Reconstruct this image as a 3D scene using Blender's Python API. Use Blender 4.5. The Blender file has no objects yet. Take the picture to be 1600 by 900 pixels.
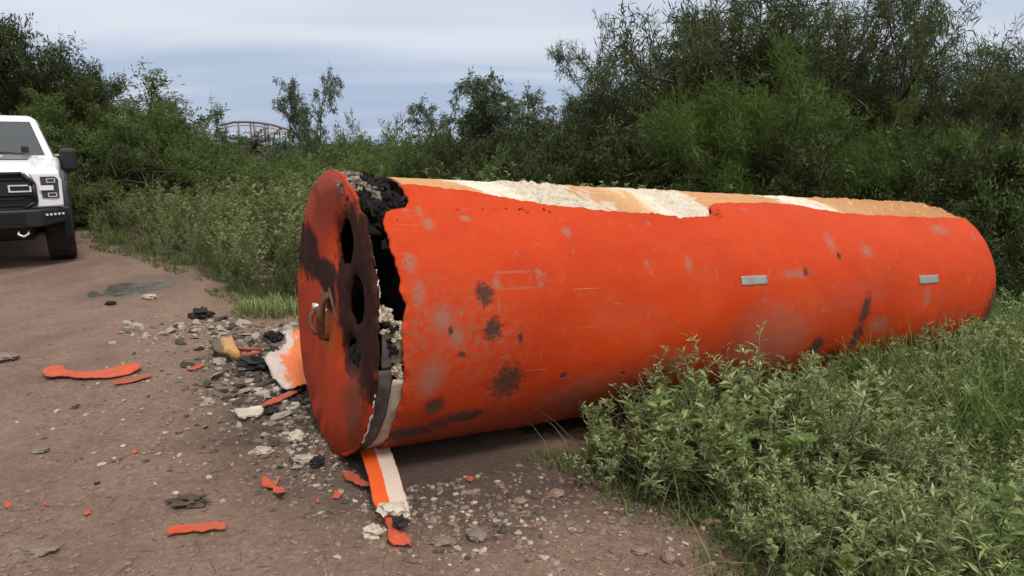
import bpy, bmesh, math, random
import numpy as np
from mathutils import Vector, Matrix, noise as mnoise

R_ = math.radians
scene = bpy.context.scene
COL = scene.collection

# ------------------------------------------------------------------ camera
CAM_H, FPX = 1.55, 1040.0
PITCH = math.atan((450 - 228) / FPX)
cd = bpy.data.cameras.new('camera')
cam = bpy.data.objects.new('camera', cd); COL.objects.link(cam)
cd.sensor_width = 36.0
cd.lens = 36.0 * FPX / 1600.0
cd.clip_start = 0.05; cd.clip_end = 3000
cam.location = (0, 0, CAM_H)
cam.rotation_euler = (math.pi / 2 - PITCH, 0, 0)
scene.camera = cam

# ------------------------------------------------------------------ world
SUN_DIR = Vector((0.25, -0.45, 0.86)).normalized()
sun_el = math.asin(SUN_DIR.z)
world = bpy.data.worlds.new('World'); scene.world = world
world.use_nodes = True
wt = world.node_tree; wt.nodes.clear()
wn, wl = wt.nodes, wt.links
wout = wn.new('ShaderNodeOutputWorld')
sky = wn.new('ShaderNodeTexSky'); sky.sky_type = 'NISHITA'; sky.sun_disc = False
sky.sun_elevation = sun_el
sky.sun_rotation = math.atan2(SUN_DIR.x, SUN_DIR.y)
sky.dust_density = 2.0
bg_sky = wn.new('ShaderNodeBackground'); bg_sky.inputs['Strength'].default_value = 0.09
wl.new(sky.outputs[0], bg_sky.inputs['Color'])
# an even layer of cloud over the whole dome, in soft flat banks
tc = wn.new('ShaderNodeTexCoord')
sep = wn.new('ShaderNodeSeparateXYZ'); wl.new(tc.outputs['Generated'], sep.inputs[0])
ab = wn.new('ShaderNodeMath'); ab.operation = 'ABSOLUTE'; wl.new(sep.outputs[2], ab.inputs[0])
ad = wn.new('ShaderNodeMath'); ad.operation = 'ADD'; ad.inputs[1].default_value = 0.10; wl.new(ab.outputs[0], ad.inputs[0])
dv = []
for k in range(2):
    d = wn.new('ShaderNodeMath'); d.operation = 'DIVIDE'
    wl.new(sep.outputs[k], d.inputs[0]); wl.new(ad.outputs[0], d.inputs[1]); dv.append(d)
cmb = wn.new('ShaderNodeCombineXYZ')
wl.new(dv[0].outputs[0], cmb.inputs[0]); wl.new(dv[1].outputs[0], cmb.inputs[1])
mp = wn.new('ShaderNodeMapping'); mp.inputs['Scale'].default_value = (0.42, 1.15, 1); mp.inputs['Location'].default_value = (3.3, 1.15, 0)
mp.inputs['Rotation'].default_value = (0, 0, R_(8))
wl.new(cmb.outputs[0], mp.inputs[0])
cn = wn.new('ShaderNodeTexNoise'); cn.inputs['Scale'].default_value = 0.8; cn.inputs['Detail'].default_value = 3
cn.inputs['Roughness'].default_value = 0.4; cn.inputs['Distortion'].default_value = 0.35
wl.new(mp.outputs[0], cn.inputs['Vector'])
cr = wn.new('ShaderNodeValToRGB')
cr.color_ramp.elements[0].position = 0.30; cr.color_ramp.elements[0].color = (0.33, 0.415, 0.585, 1)
cr.color_ramp.elements[1].position = 0.74; cr.color_ramp.elements[1].color = (0.86, 0.86, 0.865, 1)
e = cr.color_ramp.elements.new(0.50); e.color = (0.395, 0.475, 0.625, 1)
el = wn.new('ShaderNodeMapRange'); el.inputs['From Min'].default_value = 0.08; el.inputs['From Max'].default_value = 0.30
el.inputs['To Min'].default_value = 0.0; el.inputs['To Max'].default_value = 0.29     # the deck thins to bright white higher up
wl.new(ab.outputs[0], el.inputs['Value'])
csc = wn.new('ShaderNodeMapRange'); csc.inputs['To Min'].default_value = 0.27; csc.inputs['To Max'].default_value = 0.73; wl.new(cn.outputs['Fac'], csc.inputs['Value'])
cadd = wn.new('ShaderNodeMath'); cadd.operation = 'ADD'; wl.new(csc.outputs[0], cadd.inputs[0]); wl.new(el.outputs[0], cadd.inputs[1])
wl.new(cadd.outputs[0], cr.inputs[0])
bg_cl = wn.new('ShaderNodeBackground'); bg_cl.inputs['Strength'].default_value = 1.0
wl.new(cr.outputs[0], bg_cl.inputs['Color'])
mxw = wn.new('ShaderNodeMixShader'); mxw.inputs[0].default_value = 0.88
wl.new(bg_sky.outputs[0], mxw.inputs[1]); wl.new(bg_cl.outputs[0], mxw.inputs[2])
wl.new(mxw.outputs[0], wout.inputs['Surface'])

# ------------------------------------------------------------------ sun (veiled)
sd = bpy.data.lights.new('sun', 'SUN'); sd.energy = 2.1; sd.angle = R_(14); sd.color = (1.0, 0.96, 0.9)
sun = bpy.data.objects.new('sun', sd); COL.objects.link(sun)
sun.rotation_euler = (-SUN_DIR).to_track_quat('-Z', 'Y').to_euler()
sun.location = (0, 0, 30)

# ------------------------------------------------------------------ exposure
vs = scene.view_settings
vs.view_transform = 'Standard'; vs.look = 'None'; vs.gamma = 1.0; vs.use_curve_mapping = False
vs.exposure = 0.25
scene.cycles.max_bounces = 5; scene.cycles.adaptive_threshold = 0.03; scene.cycles.use_adaptive_sampling = True; scene.cycles.transparent_max_bounces = 6
try:
    scene.cycles.use_denoising = True
except Exception:
    pass

# ================================================================== helpers
def tag(o, label=None, cat=None, group=None, kind=None):
    if label: o['label'] = label
    if cat: o['category'] = cat
    if group: o['group'] = group
    if kind: o['kind'] = kind
    return o

def link(o, parent=None):
    COL.objects.link(o)
    if parent is not None: o.parent = parent
    return o

def empty(name, loc=(0, 0, 0), rz=0.0):
    o = bpy.data.objects.new(name, None); COL.objects.link(o)
    o.location = loc; o.rotation_euler = (0, 0, rz); o.empty_display_size = 0.1
    return o

def np_mesh(name, V, F, mats=None, attrs=None, smooth=False, mi=None):
    V = np.asarray(V, dtype=np.float32); F = np.asarray(F, dtype=np.int32)
    me = bpy.data.meshes.new(name)
    me.vertices.add(len(V)); me.vertices.foreach_set('co', V.ravel())
    m, k = F.shape
    me.loops.add(m * k); me.loops.foreach_set('vertex_index', F.ravel())
    me.polygons.add(m); me.polygons.foreach_set('loop_start', np.arange(0, m * k, k, dtype=np.int32))
    if mi is not None: me.polygons.foreach_set('material_index', np.asarray(mi, dtype=np.int32))
    me.polygons.foreach_set('use_smooth', np.full(m, smooth, dtype=bool))
    me.update(calc_edges=True); me.validate()
    for nm, (typ, arr) in (attrs or {}).items():
        a = me.attributes.new(nm, typ, 'POINT')
        a.data.foreach_set('value' if typ == 'FLOAT' else 'vector', np.asarray(arr, dtype=np.float32).ravel())
    for mt in (mats or []): me.materials.append(mt)
    return me

def obj(name, me, parent=None):
    return link(bpy.data.objects.new(name, me), parent)

def py_mesh(name, V, F, mat=None, smooth=False):
    me = bpy.data.meshes.new(name); me.from_pydata([tuple(v) for v in V], [], F); me.update()
    if smooth: me.polygons.foreach_set('use_smooth', [True] * len(me.polygons))
    if mat: me.materials.append(mat)
    return me

def fix_normals(me):
    bm = bmesh.new(); bm.from_mesh(me); bmesh.ops.recalc_face_normals(bm, faces=bm.faces); bm.to_mesh(me); bm.free()

def solidify(o, t, off=-1):
    m = o.modifiers.new('thick', 'SOLIDIFY'); m.thickness = t; m.offset = off; return o

def bevel(o, w, seg=2):
    m = o.modifiers.new('bevel', 'BEVEL'); m.width = w; m.segments = seg; m.limit_method = 'ANGLE'; m.angle_limit = R_(30)
    return o

def tube_arrays(pts, radii, n=6, cap=True):
    pts = [Vector(p) for p in pts]; V = []; F = []
    up = Vector((0.13, 0.21, 1)).normalized()
    for i, p in enumerate(pts):
        d = (pts[min(i + 1, len(pts) - 1)] - pts[max(i - 1, 0)])
        d = d.normalized() if d.length > 1e-9 else Vector((0, 0, 1))
        u = up.cross(d)
        if u.length < 1e-3: u = Vector((1, 0, 0)).cross(d)
        u.normalize(); w = d.cross(u)
        for k in range(n):
            a = 2 * math.pi * k / n
            V.append(p + (u * math.cos(a) + w * math.sin(a)) * radii[i])
    for i in range(len(pts) - 1):
        for k in range(n):
            k2 = (k + 1) % n
            F.append((i * n + k, i * n + k2, (i + 1) * n + k2, (i + 1) * n + k))
    return V, F

def tube_mesh(name, pts, radii, mat, n=8):
    if not hasattr(radii, '__len__'): radii = [radii] * len(pts)
    V, F = tube_arrays(pts, radii, n)
    F = list(F) + [tuple(range(n))[::-1], tuple(range(len(V) - n, len(V)))]
    return py_mesh(name, V, F, mat, True)

def box_mesh(name, c, s, mat, rot=None):
    V = []
    for x in (-1, 1):
        for y in (-1, 1):
            for z in (-1, 1):
                v = Vector((x * s[0] / 2, y * s[1] / 2, z * s[2] / 2))
                if rot is not None: v = rot @ v
                V.append(v + Vector(c))
    F = [(0, 1, 3, 2), (4, 6, 7, 5), (0, 4, 5, 1), (2, 3, 7, 6), (0, 2, 6, 4), (1, 5, 7, 3)]
    return py_mesh(name, V, F, mat)

def prism_mesh(name, prof, x0, x1, mat, axis='x'):
    # prof: list of (a, b); axis x: (y, z) extruded over x; axis y: (x, z) extruded over y
    V = []
    for t in (x0, x1):
        for a, b in prof: V.append((t, a, b) if axis == 'x' else (a, t, b))
    n = len(prof)
    F = [tuple(range(n)), tuple(range(2 * n - 1, n - 1, -1))]
    for i in range(n):
        j = (i + 1) % n; F.append((i, i + n, j + n, j))
    me = py_mesh(name, V, F, mat); fix_normals(me); return me

def fbm(x, y, z=0.0, oct=4):
    return mnoise.fractal(Vector((x, y, z)), 1.0, 2.0, oct)

# ------------------------------------------------------------------ node materials
class NT:
    def __init__(s, name):
        s.m = bpy.data.materials.new(name); s.m.use_nodes = True
        s.t = s.m.node_tree; s.n = s.t.nodes; s.l = s.t.links
        s.b = s.n['Principled BSDF']; s.out = s.n['Material Output']
    def lk(s, a, b): s.l.new(a, b)
    def put(s, sock, v):
        if isinstance(v, bpy.types.NodeSocket): s.l.new(v, sock)
        elif v is not None:
            if hasattr(sock.default_value, '__len__') and hasattr(v, '__len__') and len(v) == 3 and len(sock.default_value) == 4: v = (*v, 1)
            sock.default_value = v
    def math(s, op, a, b=None, clamp=False):
        n = s.n.new('ShaderNodeMath'); n.operation = op; n.use_clamp = clamp
        s.put(n.inputs[0], a)
        if b is not None: s.put(n.inputs[1], b)
        return n.outputs[0]
    def noise(s, vec, scale, detail=4, rough=0.55, dist=0.0):
        n = s.n.new('ShaderNodeTexNoise'); n.inputs['Scale'].default_value = scale; n.inputs['Detail'].default_value = detail
        n.inputs['Roughness'].default_value = rough; n.inputs['Distortion'].default_value = dist
        if vec is not None: s.l.new(vec, n.inputs['Vector'])
        return n.outputs['Fac']
    def voronoi(s, vec, scale, feature='F1'):
        n = s.n.new('ShaderNodeTexVoronoi'); n.inputs['Scale'].default_value = scale; n.feature = feature
        if vec is not None: s.l.new(vec, n.inputs['Vector'])
        return n.outputs['Distance'], n.outputs['Color'] if 'Color' in n.outputs else None
    def attr(s, name):
        n = s.n.new('ShaderNodeAttribute'); n.attribute_name = name; return n
    def coord(s, which='Object'):
        n = s.n.new('ShaderNodeTexCoord'); return n.outputs[which]
    def geo_pos(s):
        return s.n.new('ShaderNodeNewGeometry').outputs['Position']
    def mapping(s, vec, scale=(1, 1, 1), loc=(0, 0, 0), rot=(0, 0, 0)):
        n = s.n.new('ShaderNodeMapping'); n.inputs['Scale'].default_value = scale; n.inputs['Location'].default_value = loc
        n.inputs['Rotation'].default_value = rot
        s.l.new(vec, n.inputs[0]); return n.outputs[0]
    def sepxyz(s, vec):
        n = s.n.new('ShaderNodeSeparateXYZ'); s.l.new(vec, n.inputs[0]); return n.outputs
    def range(s, v, a, b, c=0.0, d=1.0, smooth=True):
        n = s.n.new('ShaderNodeMapRange'); n.interpolation_type = 'SMOOTHSTEP' if smooth else 'LINEAR'; n.clamp = True if not smooth else n.clamp
        s.put(n.inputs['Value'], v); n.inputs['From Min'].default_value = a; n.inputs['From Max'].default_value = b
        n.inputs['To Min'].default_value = c; n.inputs['To Max'].default_value = d
        return n.outputs[0]
    def mix(s, f, a, b, mode='MIX'):
        n = s.n.new('ShaderNodeMix'); n.data_type = 'RGBA'; n.blend_type = mode
        s.put(n.inputs[0], f); s.put(n.inputs[6], a); s.put(n.inputs[7], b); return n.outputs[2]
    def ramp(s, f, stops, interp='LINEAR'):
        n = s.n.new('ShaderNodeValToRGB'); el = n.color_ramp.elements; n.color_ramp.interpolation = interp
        el[0].position, el[0].color = stops[0][0], (*stops[0][1], 1)
        el[1].position, el[1].color = stops[-1][0], (*stops[-1][1], 1)
        for p, c in stops[1:-1]:
            q = el.new(p); q.color = (*c, 1)
        s.put(n.inputs[0], f); return n.outputs[0]
    def bump(s, h, strength=0.3, dist=0.01):
        n = s.n.new('ShaderNodeBump'); n.inputs['Strength'].default_value = strength; n.inputs['Distance'].default_value = dist
        s.put(n.inputs['Height'], h); s.l.new(n.outputs[0], s.b.inputs['Normal']); return n.outputs[0]
    def base(s, c, rough=0.6, spec=0.4, metal=0.0):
        s.put(s.b.inputs['Base Color'], c); s.put(s.b.inputs['Roughness'], rough)
        s.put(s.b.inputs['Specular IOR Level'], spec); s.put(s.b.inputs['Metallic'], metal)
        return s
    def blob(s, x, y, x0, y0, rx, ry, nz=None, k=0.6, lo=0.75, hi=1.1):
        a = s.math('DIVIDE', s.math('SUBTRACT', x, x0), rx); b = s.math('DIVIDE', s.math('SUBTRACT', y, y0), ry)
        d = s.math('SQRT', s.math('ADD', s.math('MULTIPLY', a, a), s.math('MULTIPLY', b, b)))
        if nz is not None: d = s.math('ADD', d, s.math('MULTIPLY', s.math('SUBTRACT', nz, 0.5), k))
        return s.range(d, hi, lo)

def plain(name, c, rough=0.6, spec=0.4, metal=0.0, var=0.25, scale=8.0, bump=0.0, bscale=40.0, bd=0.005):
    t = NT(name); v = t.coord('Object')
    nz = t.noise(v, scale, 5)
    c2 = tuple(max(0, x * (1 - var)) for x in c); c3 = tuple(min(1, x * (1 + var)) for x in c)
    t.base(t.ramp(nz, [(0.3, c2), (0.7, c3)]), rough, spec, metal)
    if bump: t.bump(t.noise(v, bscale, 5), bump, bd)
    return t.m

def leaf_mat(name, c_dark, c_light, transl=0.3, rough=0.55, spec=0.25):
    t = NT(name)
    col = t.mix(t.attr('rnd').outputs['Fac'], c_dark, c_light)
    t.base(col, rough, spec)
    tr = t.n.new('ShaderNodeBsdfTranslucent'); t.lk(t.mix(0.5, col, tuple(min(1, x * 1.5) for x in c_light)), tr.inputs['Color'])
    mx = t.n.new('ShaderNodeMixShader'); mx.inputs[0].default_value = transl
    t.lk(t.b.outputs[0], mx.inputs[1]); t.lk(tr.outputs[0], mx.inputs[2]); t.lk(mx.outputs[0], t.out.inputs['Surface'])
    return t.m

# ------------------------------------------------------------------ the lie of the land
TX, TY, TR, TAZ, TTL, TL = -0.926, 3.304, 0.717, R_(60.0), R_(3.96), 5.2
AH = (math.sin(TAZ), math.cos(TAZ))
PUD = None
def tz_base(x, y):
    t = (x - TX) * AH[0] + (y - TY) * AH[1]
    q = (x - TX) * AH[1] - (y - TY) * AH[0]
    s = 0.35
    tt = t + s
    if tt <= 0: d = 0.0
    elif tt < 2 * s: d = tt * tt / (4 * s)
    else: d = tt - s
    if d > 5.5: d = 5.5 + 2.2 * (1 - math.exp(-(d - 5.5) / 2.2))
    return -math.tan(TTL) * d
def ray_dir(px, py):
    dx, dy = (px - 800) / FPX, -(py - 450) / FPX
    c, s = math.cos(PITCH), math.sin(PITCH)
    return Vector((dx, c + dy * s, -s + dy * c))
def ground_at(px, py):
    d = ray_dir(px, py); z = 0.0
    for _ in range(12):
        t = (z - CAM_H) / d.z; p = Vector((0, 0, CAM_H)) + d * t
        z = 0.5 * z + 0.5 * tz(p.x, p.y)
    return Vector((p.x, p.y, tz(p.x, p.y)))
def at_depth(px, py, Y):
    d = ray_dir(px, py); return Vector((0, 0, CAM_H)) + d * (Y / d.y)
tz = tz_base
PUD = ground_at(212, 447)
def tz(x, y):
    z = tz_base(x, y)
    r = math.hypot(x, y)
    f = 1.0 / (1 + (r / 25) ** 2)
    z += f * (0.028 * fbm(x * 0.7 + 4.1, y * 0.7, 1.3, 3) + 0.010 * fbm(x * 3.1, y * 3.1, 7.7, 3))
    t = (x - TX) * AH[0] + (y - TY) * AH[1]; q = (x - TX) * AH[1] - (y - TY) * AH[0]
    # the two wheel ruts of the track, running from the lower left to the pickup
    u = (x + 2.2) * 0.83 + (y - 3.0) * 0.55 + 0.25 * math.sin(y * 0.35)
    for c0 in (-1.35, 0.25):
        z -= 0.022 * math.exp(-((u - c0) / 0.22) ** 2) * (1 if y < 12 else 0)
    # puddle hollow
    wb = 1 + 0.22 * fbm(x * 3.5, y * 3.5, 9.0, 3)
    dx, dy = (x - PUD.x) / (0.36 * wb), (y - PUD.y) / (0.44 * wb)
    z -= 0.075 * math.exp(-(dx * dx + dy * dy) ** 1.4 * 0.9)
    if 0 < t < TL and abs(q) < 0.5:
        w = max(0.0, 1 - (q / 0.5) ** 2)
        z = z * (1 - w) + (tz_base(x, y) - 0.006) * w
    return z

# ================================================================== materials
def mat_dirt():
    t = NT('packed_dirt'); p = t.geo_pos(); xy = t.sepxyz(p)
    big = t.noise(p, 0.55, 6, 0.62, 0.5); mid = t.noise(p, 3.2, 5, 0.6); fine = t.noise(p, 28, 5, 0.7)
    col = t.ramp(big, [(0.28, (0.092, 0.063, 0.048)), (0.5, (0.160, 0.111, 0.086)), (0.72, (0.224, 0.160, 0.126))])
    col = t.mix(t.range(mid, 0.35, 0.7), col, (0.20, 0.148, 0.122), 'MIX') if False else t.mix(0.55, col, t.ramp(mid, [(0.3, (0.102, 0.070, 0.054)), (0.7, (0.231, 0.165, 0.129))]))
    spk2 = t.noise(p, 75, 4, 0.8)
    col = t.mix(t.math('MULTIPLY', t.range(spk2, 0.40, 0.30), 0.55), col, (0.055, 0.038, 0.030))
    col = t.mix(t.math('MULTIPLY', t.range(spk2, 0.60, 0.70), 0.45), col, (0.36, 0.27, 0.215))
    col = t.mix(0.45, col, t.ramp(fine, [(0.3, (0.075, 0.051, 0.039)), (0.68, (0.258, 0.187, 0.150))]))
    tr = t.noise(t.mapping(p, (1.0, 0.32, 1), (0, 0, 0), (0, 0, R_(34))), 1.4, 5, 0.6, 0.4)
    col = t.mix(t.math('MULTIPLY', t.range(tr, 0.46, 0.66), 0.42), col, (0.085, 0.058, 0.045))
    # ash and soot ground in round the burnt end, painted shade below the belly
    nz = t.noise(p, 2.3, 6, 0.65)
    g = ground_at(470, 640); g2 = ground_at(430, 560); belly_shade = ground_at(720, 738)
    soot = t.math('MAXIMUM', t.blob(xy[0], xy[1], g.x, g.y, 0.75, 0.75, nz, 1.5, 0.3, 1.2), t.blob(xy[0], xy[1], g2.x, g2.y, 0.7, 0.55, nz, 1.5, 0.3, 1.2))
    soot = t.math('MAXIMUM', soot, t.blob(xy[0], xy[1], belly_shade.x, belly_shade.y, 0.95, 0.62, nz, 1.3, 0.4, 1.3))  # this blob is shade under the tank, painted into the dirt colour
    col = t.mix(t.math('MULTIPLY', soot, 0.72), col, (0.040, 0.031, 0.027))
    # pale grit
    vd, vc = t.voronoi(p, 55)
    spk = t.math('MULTIPLY', t.range(vd, 0.22, 0.12), t.range(t.noise(p, 17, 2), 0.52, 0.62))
    col = t.mix(t.math('MULTIPLY', spk, 0.6), col, (0.40, 0.34, 0.29))
    # damp rim of the puddle
    wet = t.blob(xy[0], xy[1], PUD.x, PUD.y, 0.62, 0.85, nz, 0.6, 0.6, 1.1)
    col = t.mix(t.math('MULTIPLY', wet, 0.45), col, (0.06, 0.045, 0.036))
    col = t.mix(1.0, col, (1.34, 1.24, 1.17), 'MULTIPLY')
    mould_shade = t.attr('litter_shade').outputs['Fac']
    mould_shade = t.range(t.math('ADD', mould_shade, t.math('MULTIPLY', t.math('SUBTRACT', nz, 0.5), 0.9)), 0.35, 0.75)
    col = t.mix(t.math('MULTIPLY', mould_shade, 0.88), col, t.ramp(fine, [(0.35, (0.020, 0.017, 0.010)), (0.7, (0.070, 0.060, 0.034))]))  # leaf mould plus painted shade under the weeds and tank
    t.base(col, t.range(wet, 0, 1, 0.92, 0.55), 0.25)
    h = t.math('ADD', t.math('MULTIPLY', fine, 0.5), t.math('MULTIPLY', t.noise(p, 9, 6, 0.7), 1.2))
    h = t.math('ADD', h, t.math('MULTIPLY', t.noise(p, 90, 3, 0.7), 0.25))
    h = t.math('ADD', h, t.math('MULTIPLY', spk, 0.25))
    t.bump(h, 1.0, 0.03)
    return t.m
M_DIRT = mat_dirt()

PAINT = (0.50, 0.045, 0.006)
def dirt_paint(t, st, nzvec):
    return None

def mat_shell():
    t = NT('orange_weathered_paint')
    st = t.attr('st').outputs['Vector']; s3 = t.sepxyz(st); s, h = s3[0], s3[1]     # metres along, metres round from the top
    n1 = t.noise(st, 1.3, 5, 0.6, 0.4); n2 = t.noise(st, 6, 6, 0.65); n3 = t.noise(st, 26, 5, 0.7); n4 = t.noise(st, 70, 4, 0.75)
    col = t.ramp(n1, [(0.3, (0.42, 0.034, 0.005)), (0.52, PAINT), (0.75, (0.54, 0.056, 0.009))])
    col = t.mix(t.math('MULTIPLY', t.range(n2, 0.5, 0.78), 0.35), col, (0.52, 0.080, 0.022))
    # dusty film low on the flank, thicker in drifts
    film = t.math('MULTIPLY', t.range(t.noise(t.mapping(st, (0.7, 1.4, 1)), 1.5, 6, 0.62, 0.8), 0.50, 0.78), t.range(h, 0.55, 1.15))
    big = t.blob(s, h, 2.55, 1.32, 0.52, 0.30, n2, 1.3, 0.2, 1.15)
    film = t.math('MAXIMUM', t.math('MULTIPLY', film, 0.95), t.math('MULTIPLY', big, 0.9))
    near = t.math('MULTIPLY', t.blob(s, h, 0.35, 1.10, 0.50, 0.36, n2, 1.6, 0.2, 1.1), t.range(n3, 0.42, 0.62))
    film = t.math('MAXIMUM', film, t.math('MULTIPLY', near, 0.85))
    col = t.mix(t.math('MULTIPLY', film, 0.62), col, (0.27, 0.125, 0.082))
    # faded and grimy streaks that run round the drum
    stk = t.noise(t.mapping(st, (5.0, 0.5, 1)), 2.4, 6, 0.68, 0.5); mot = t.noise(st, 3.4, 7, 0.72, 0.3)
    col = t.mix(t.math('MULTIPLY', t.range(stk, 0.52, 0.75), 0.28), col, (0.40, 0.065, 0.018))
    col = t.mix(t.math('MULTIPLY', t.range(mot, 0.52, 0.72), 0.32), col, (0.42, 0.040, 0.009))
    scr = t.math('MULTIPLY', t.range(t.noise(t.mapping(st, (1.2, 34, 1), (0, 0, 0), (0, 0, R_(12))), 2.2, 3, 0.6), 0.66, 0.72), t.range(t.noise(st, 1.7, 3), 0.45, 0.62))
    scr2 = t.math('MULTIPLY', t.range(t.noise(t.mapping(st, (40, 1.6, 1), (3, 1, 0), (0, 0, R_(-7))), 2.0, 3, 0.6), 0.67, 0.72), t.range(t.noise(st, 2.3, 3), 0.48, 0.62))
    scr = t.math('MAXIMUM', scr, scr2)
    col = t.mix(t.math('MULTIPLY', scr, 0.55), col, (0.52, 0.22, 0.14))
    col = t.mix(t.math('MULTIPLY', t.range(t.noise(st, 11, 6, 0.75), 0.56, 0.72), 0.30), col, (0.36, 0.15, 0.09))
    # small scuffs where the top coat has gone
    sc = t.math('MULTIPLY', t.range(t.noise(t.mapping(st, (1, 1, 1), (7.1, 2.2, 0)), 9, 5, 0.62, 0.3), 0.60, 0.72), t.range(t.noise(st, 2.1, 3), 0.38, 0.58))
    for (a, b, ra, rb) in [(0.17, 0.76, 0.03, 0.045), (0.19, 0.90, 0.03, 0.06), (0.30, 1.02, 0.05, 0.06), (0.30, 0.56, 0.03, 0.04), (0.28, 0.48, 0.022, 0.03),
                           (0.50, 0.52, 0.03, 0.018), (0.37, 1.10, 0.04, 0.05), (3.17, 0.67, 0.05, 0.07), (2.72, 0.88, 0.13, 0.03), (3.66, 1.27, 0.10, 0.06),
                           (1.05, 0.60, 0.03, 0.03), (1.82, 0.80, 0.03, 0.05), (3.52, 0.74, 0.07, 0.05), (4.62, 0.55, 0.12, 0.05), (4.2, 1.09, 0.05, 0.07), (0.26, 1.30, 0.06, 0.10)]:
        sc = t.math('MAXIMUM', sc, t.math('MULTIPLY', t.blob(s, h, a, b, ra * 1.25, rb * 1.25, n3, 2.6, 0.0, 1.25), 0.85))
    # ghost of a lost sticker: a grey glue frame
    fx = t.math('ABSOLUTE', t.math('SUBTRACT', s, 0.702)); fy = t.math('ABSOLUTE', t.math('SUBTRACT', h, 0.855))
    inn = t.math('MAXIMUM', t.math('DIVIDE', fx, 0.130), t.math('DIVIDE', fy, 0.042))
    frm = t.math('MULTIPLY', t.range(inn, 1.12, 1.02), t.range(inn, 0.72, 0.86))
    frm = t.math('MULTIPLY', frm, t.range(n3, 0.35, 0.6))
    sc = t.math('MAXIMUM', sc, t.math('MULTIPLY', frm, 0.8))
    col = t.mix(t.math('MULTIPLY', sc, 0.75), col, (0.25, 0.16, 0.115))
    # deep rust-black sores
    dk = None
    for (a, b, ra, rb) in [(0.515, 0.917, 0.042, 0.060), (0.553, 1.081, 0.047, 0.055), (0.675, 1.375, 0.085, 0.105), (0.705, 1.132, 0.014, 0.028), (0.49, 1.57, 0.12, 0.045),
                           (0.37, 1.60, 0.07, 0.05), (0.22, 1.66, 0.14, 0.07), (0.31, 1.46, 0.05, 0.055), (1.0, 1.366, 0.022, 0.018), (3.03, 1.39, 0.072, 0.085), (3.45, 1.155, 0.055, 0.12),
                           (3.47, 1.36, 0.06, 0.12), (3.30, 1.50, 0.10, 0.07), (3.20, 0.77, 0.022, 0.025), (2.82, 0.87, 0.028, 0.03), (5.20, 1.30, 0.11, 0.26), (5.12, 1.50, 0.16, 0.16),
                           (0.40, 1.19, 0.02, 0.02), (0.34, 1.075, 0.012, 0.02), (4.4, 1.40, 0.03, 0.02), (1.4, 1.40, 0.02, 0.012)]:
        q = t.blob(s, h, a, b, ra * 1.1, rb * 1.1, t.math('ADD', t.math('MULTIPLY', n3, 0.6), t.math('MULTIPLY', n4, 0.4)), 3.4, 0.45, 1.15)
        q = t.math('MULTIPLY', q, 0.80 + 0.20 * abs(math.sin(a * 37.0 + b * 11.0)))
        dk = q if dk is None else t.math('MAXIMUM', dk, q)
    # flecks of rust that follow the torn edge by the burnt end
    fl = t.math('MULTIPLY', t.range(n4, 0.60, 0.66), t.range(s, 0.55, 0.12))
    dk = t.math('MAXIMUM', dk, t.math('MULTIPLY', fl, t.range(h, 0.4, 0.8)))
    dcol = t.ramp(n4, [(0.3, (0.022, 0.016, 0.013)), (0.55, (0.055, 0.038, 0.030)), (0.75, (0.14, 0.095, 0.07))])
    col = t.mix(t.math('MULTIPLY', dk, 0.94), col, dcol)
    # dried mud splash along the belly
    mud = t.math('MULTIPLY', t.range(t.math('ADD', h, t.math('MULTIPLY', t.math('SUBTRACT', n2, 0.5), 0.5)), 1.36, 1.72), t.range(n3, 0.36, 0.60))
    col = t.mix(t.math('MULTIPLY', mud, 0.7), col, (0.10, 0.065, 0.045))
    rough = t.math('ADD', t.math('MULTIPLY', t.math('MAXIMUM', dk, film), 0.35), t.range(n2, 0.3, 0.7, 0.55, 0.70))
    t.base(col, rough, 0.14)
    hh = t.math('ADD', t.math('MULTIPLY', n2, 0.35), t.math('MULTIPLY', n3, 0.12))
    hh = t.math('SUBTRACT', hh, t.math('MULTIPLY', dk, t.math('ADD', 0.15, t.math('MULTIPLY', n4, 0.5))))
    hh = t.math('SUBTRACT', hh, t.math('MULTIPLY', sc, 0.08))
    t.bump(hh, 0.55, 0.010)
    return t.m
M_SHELL = mat_shell()

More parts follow.
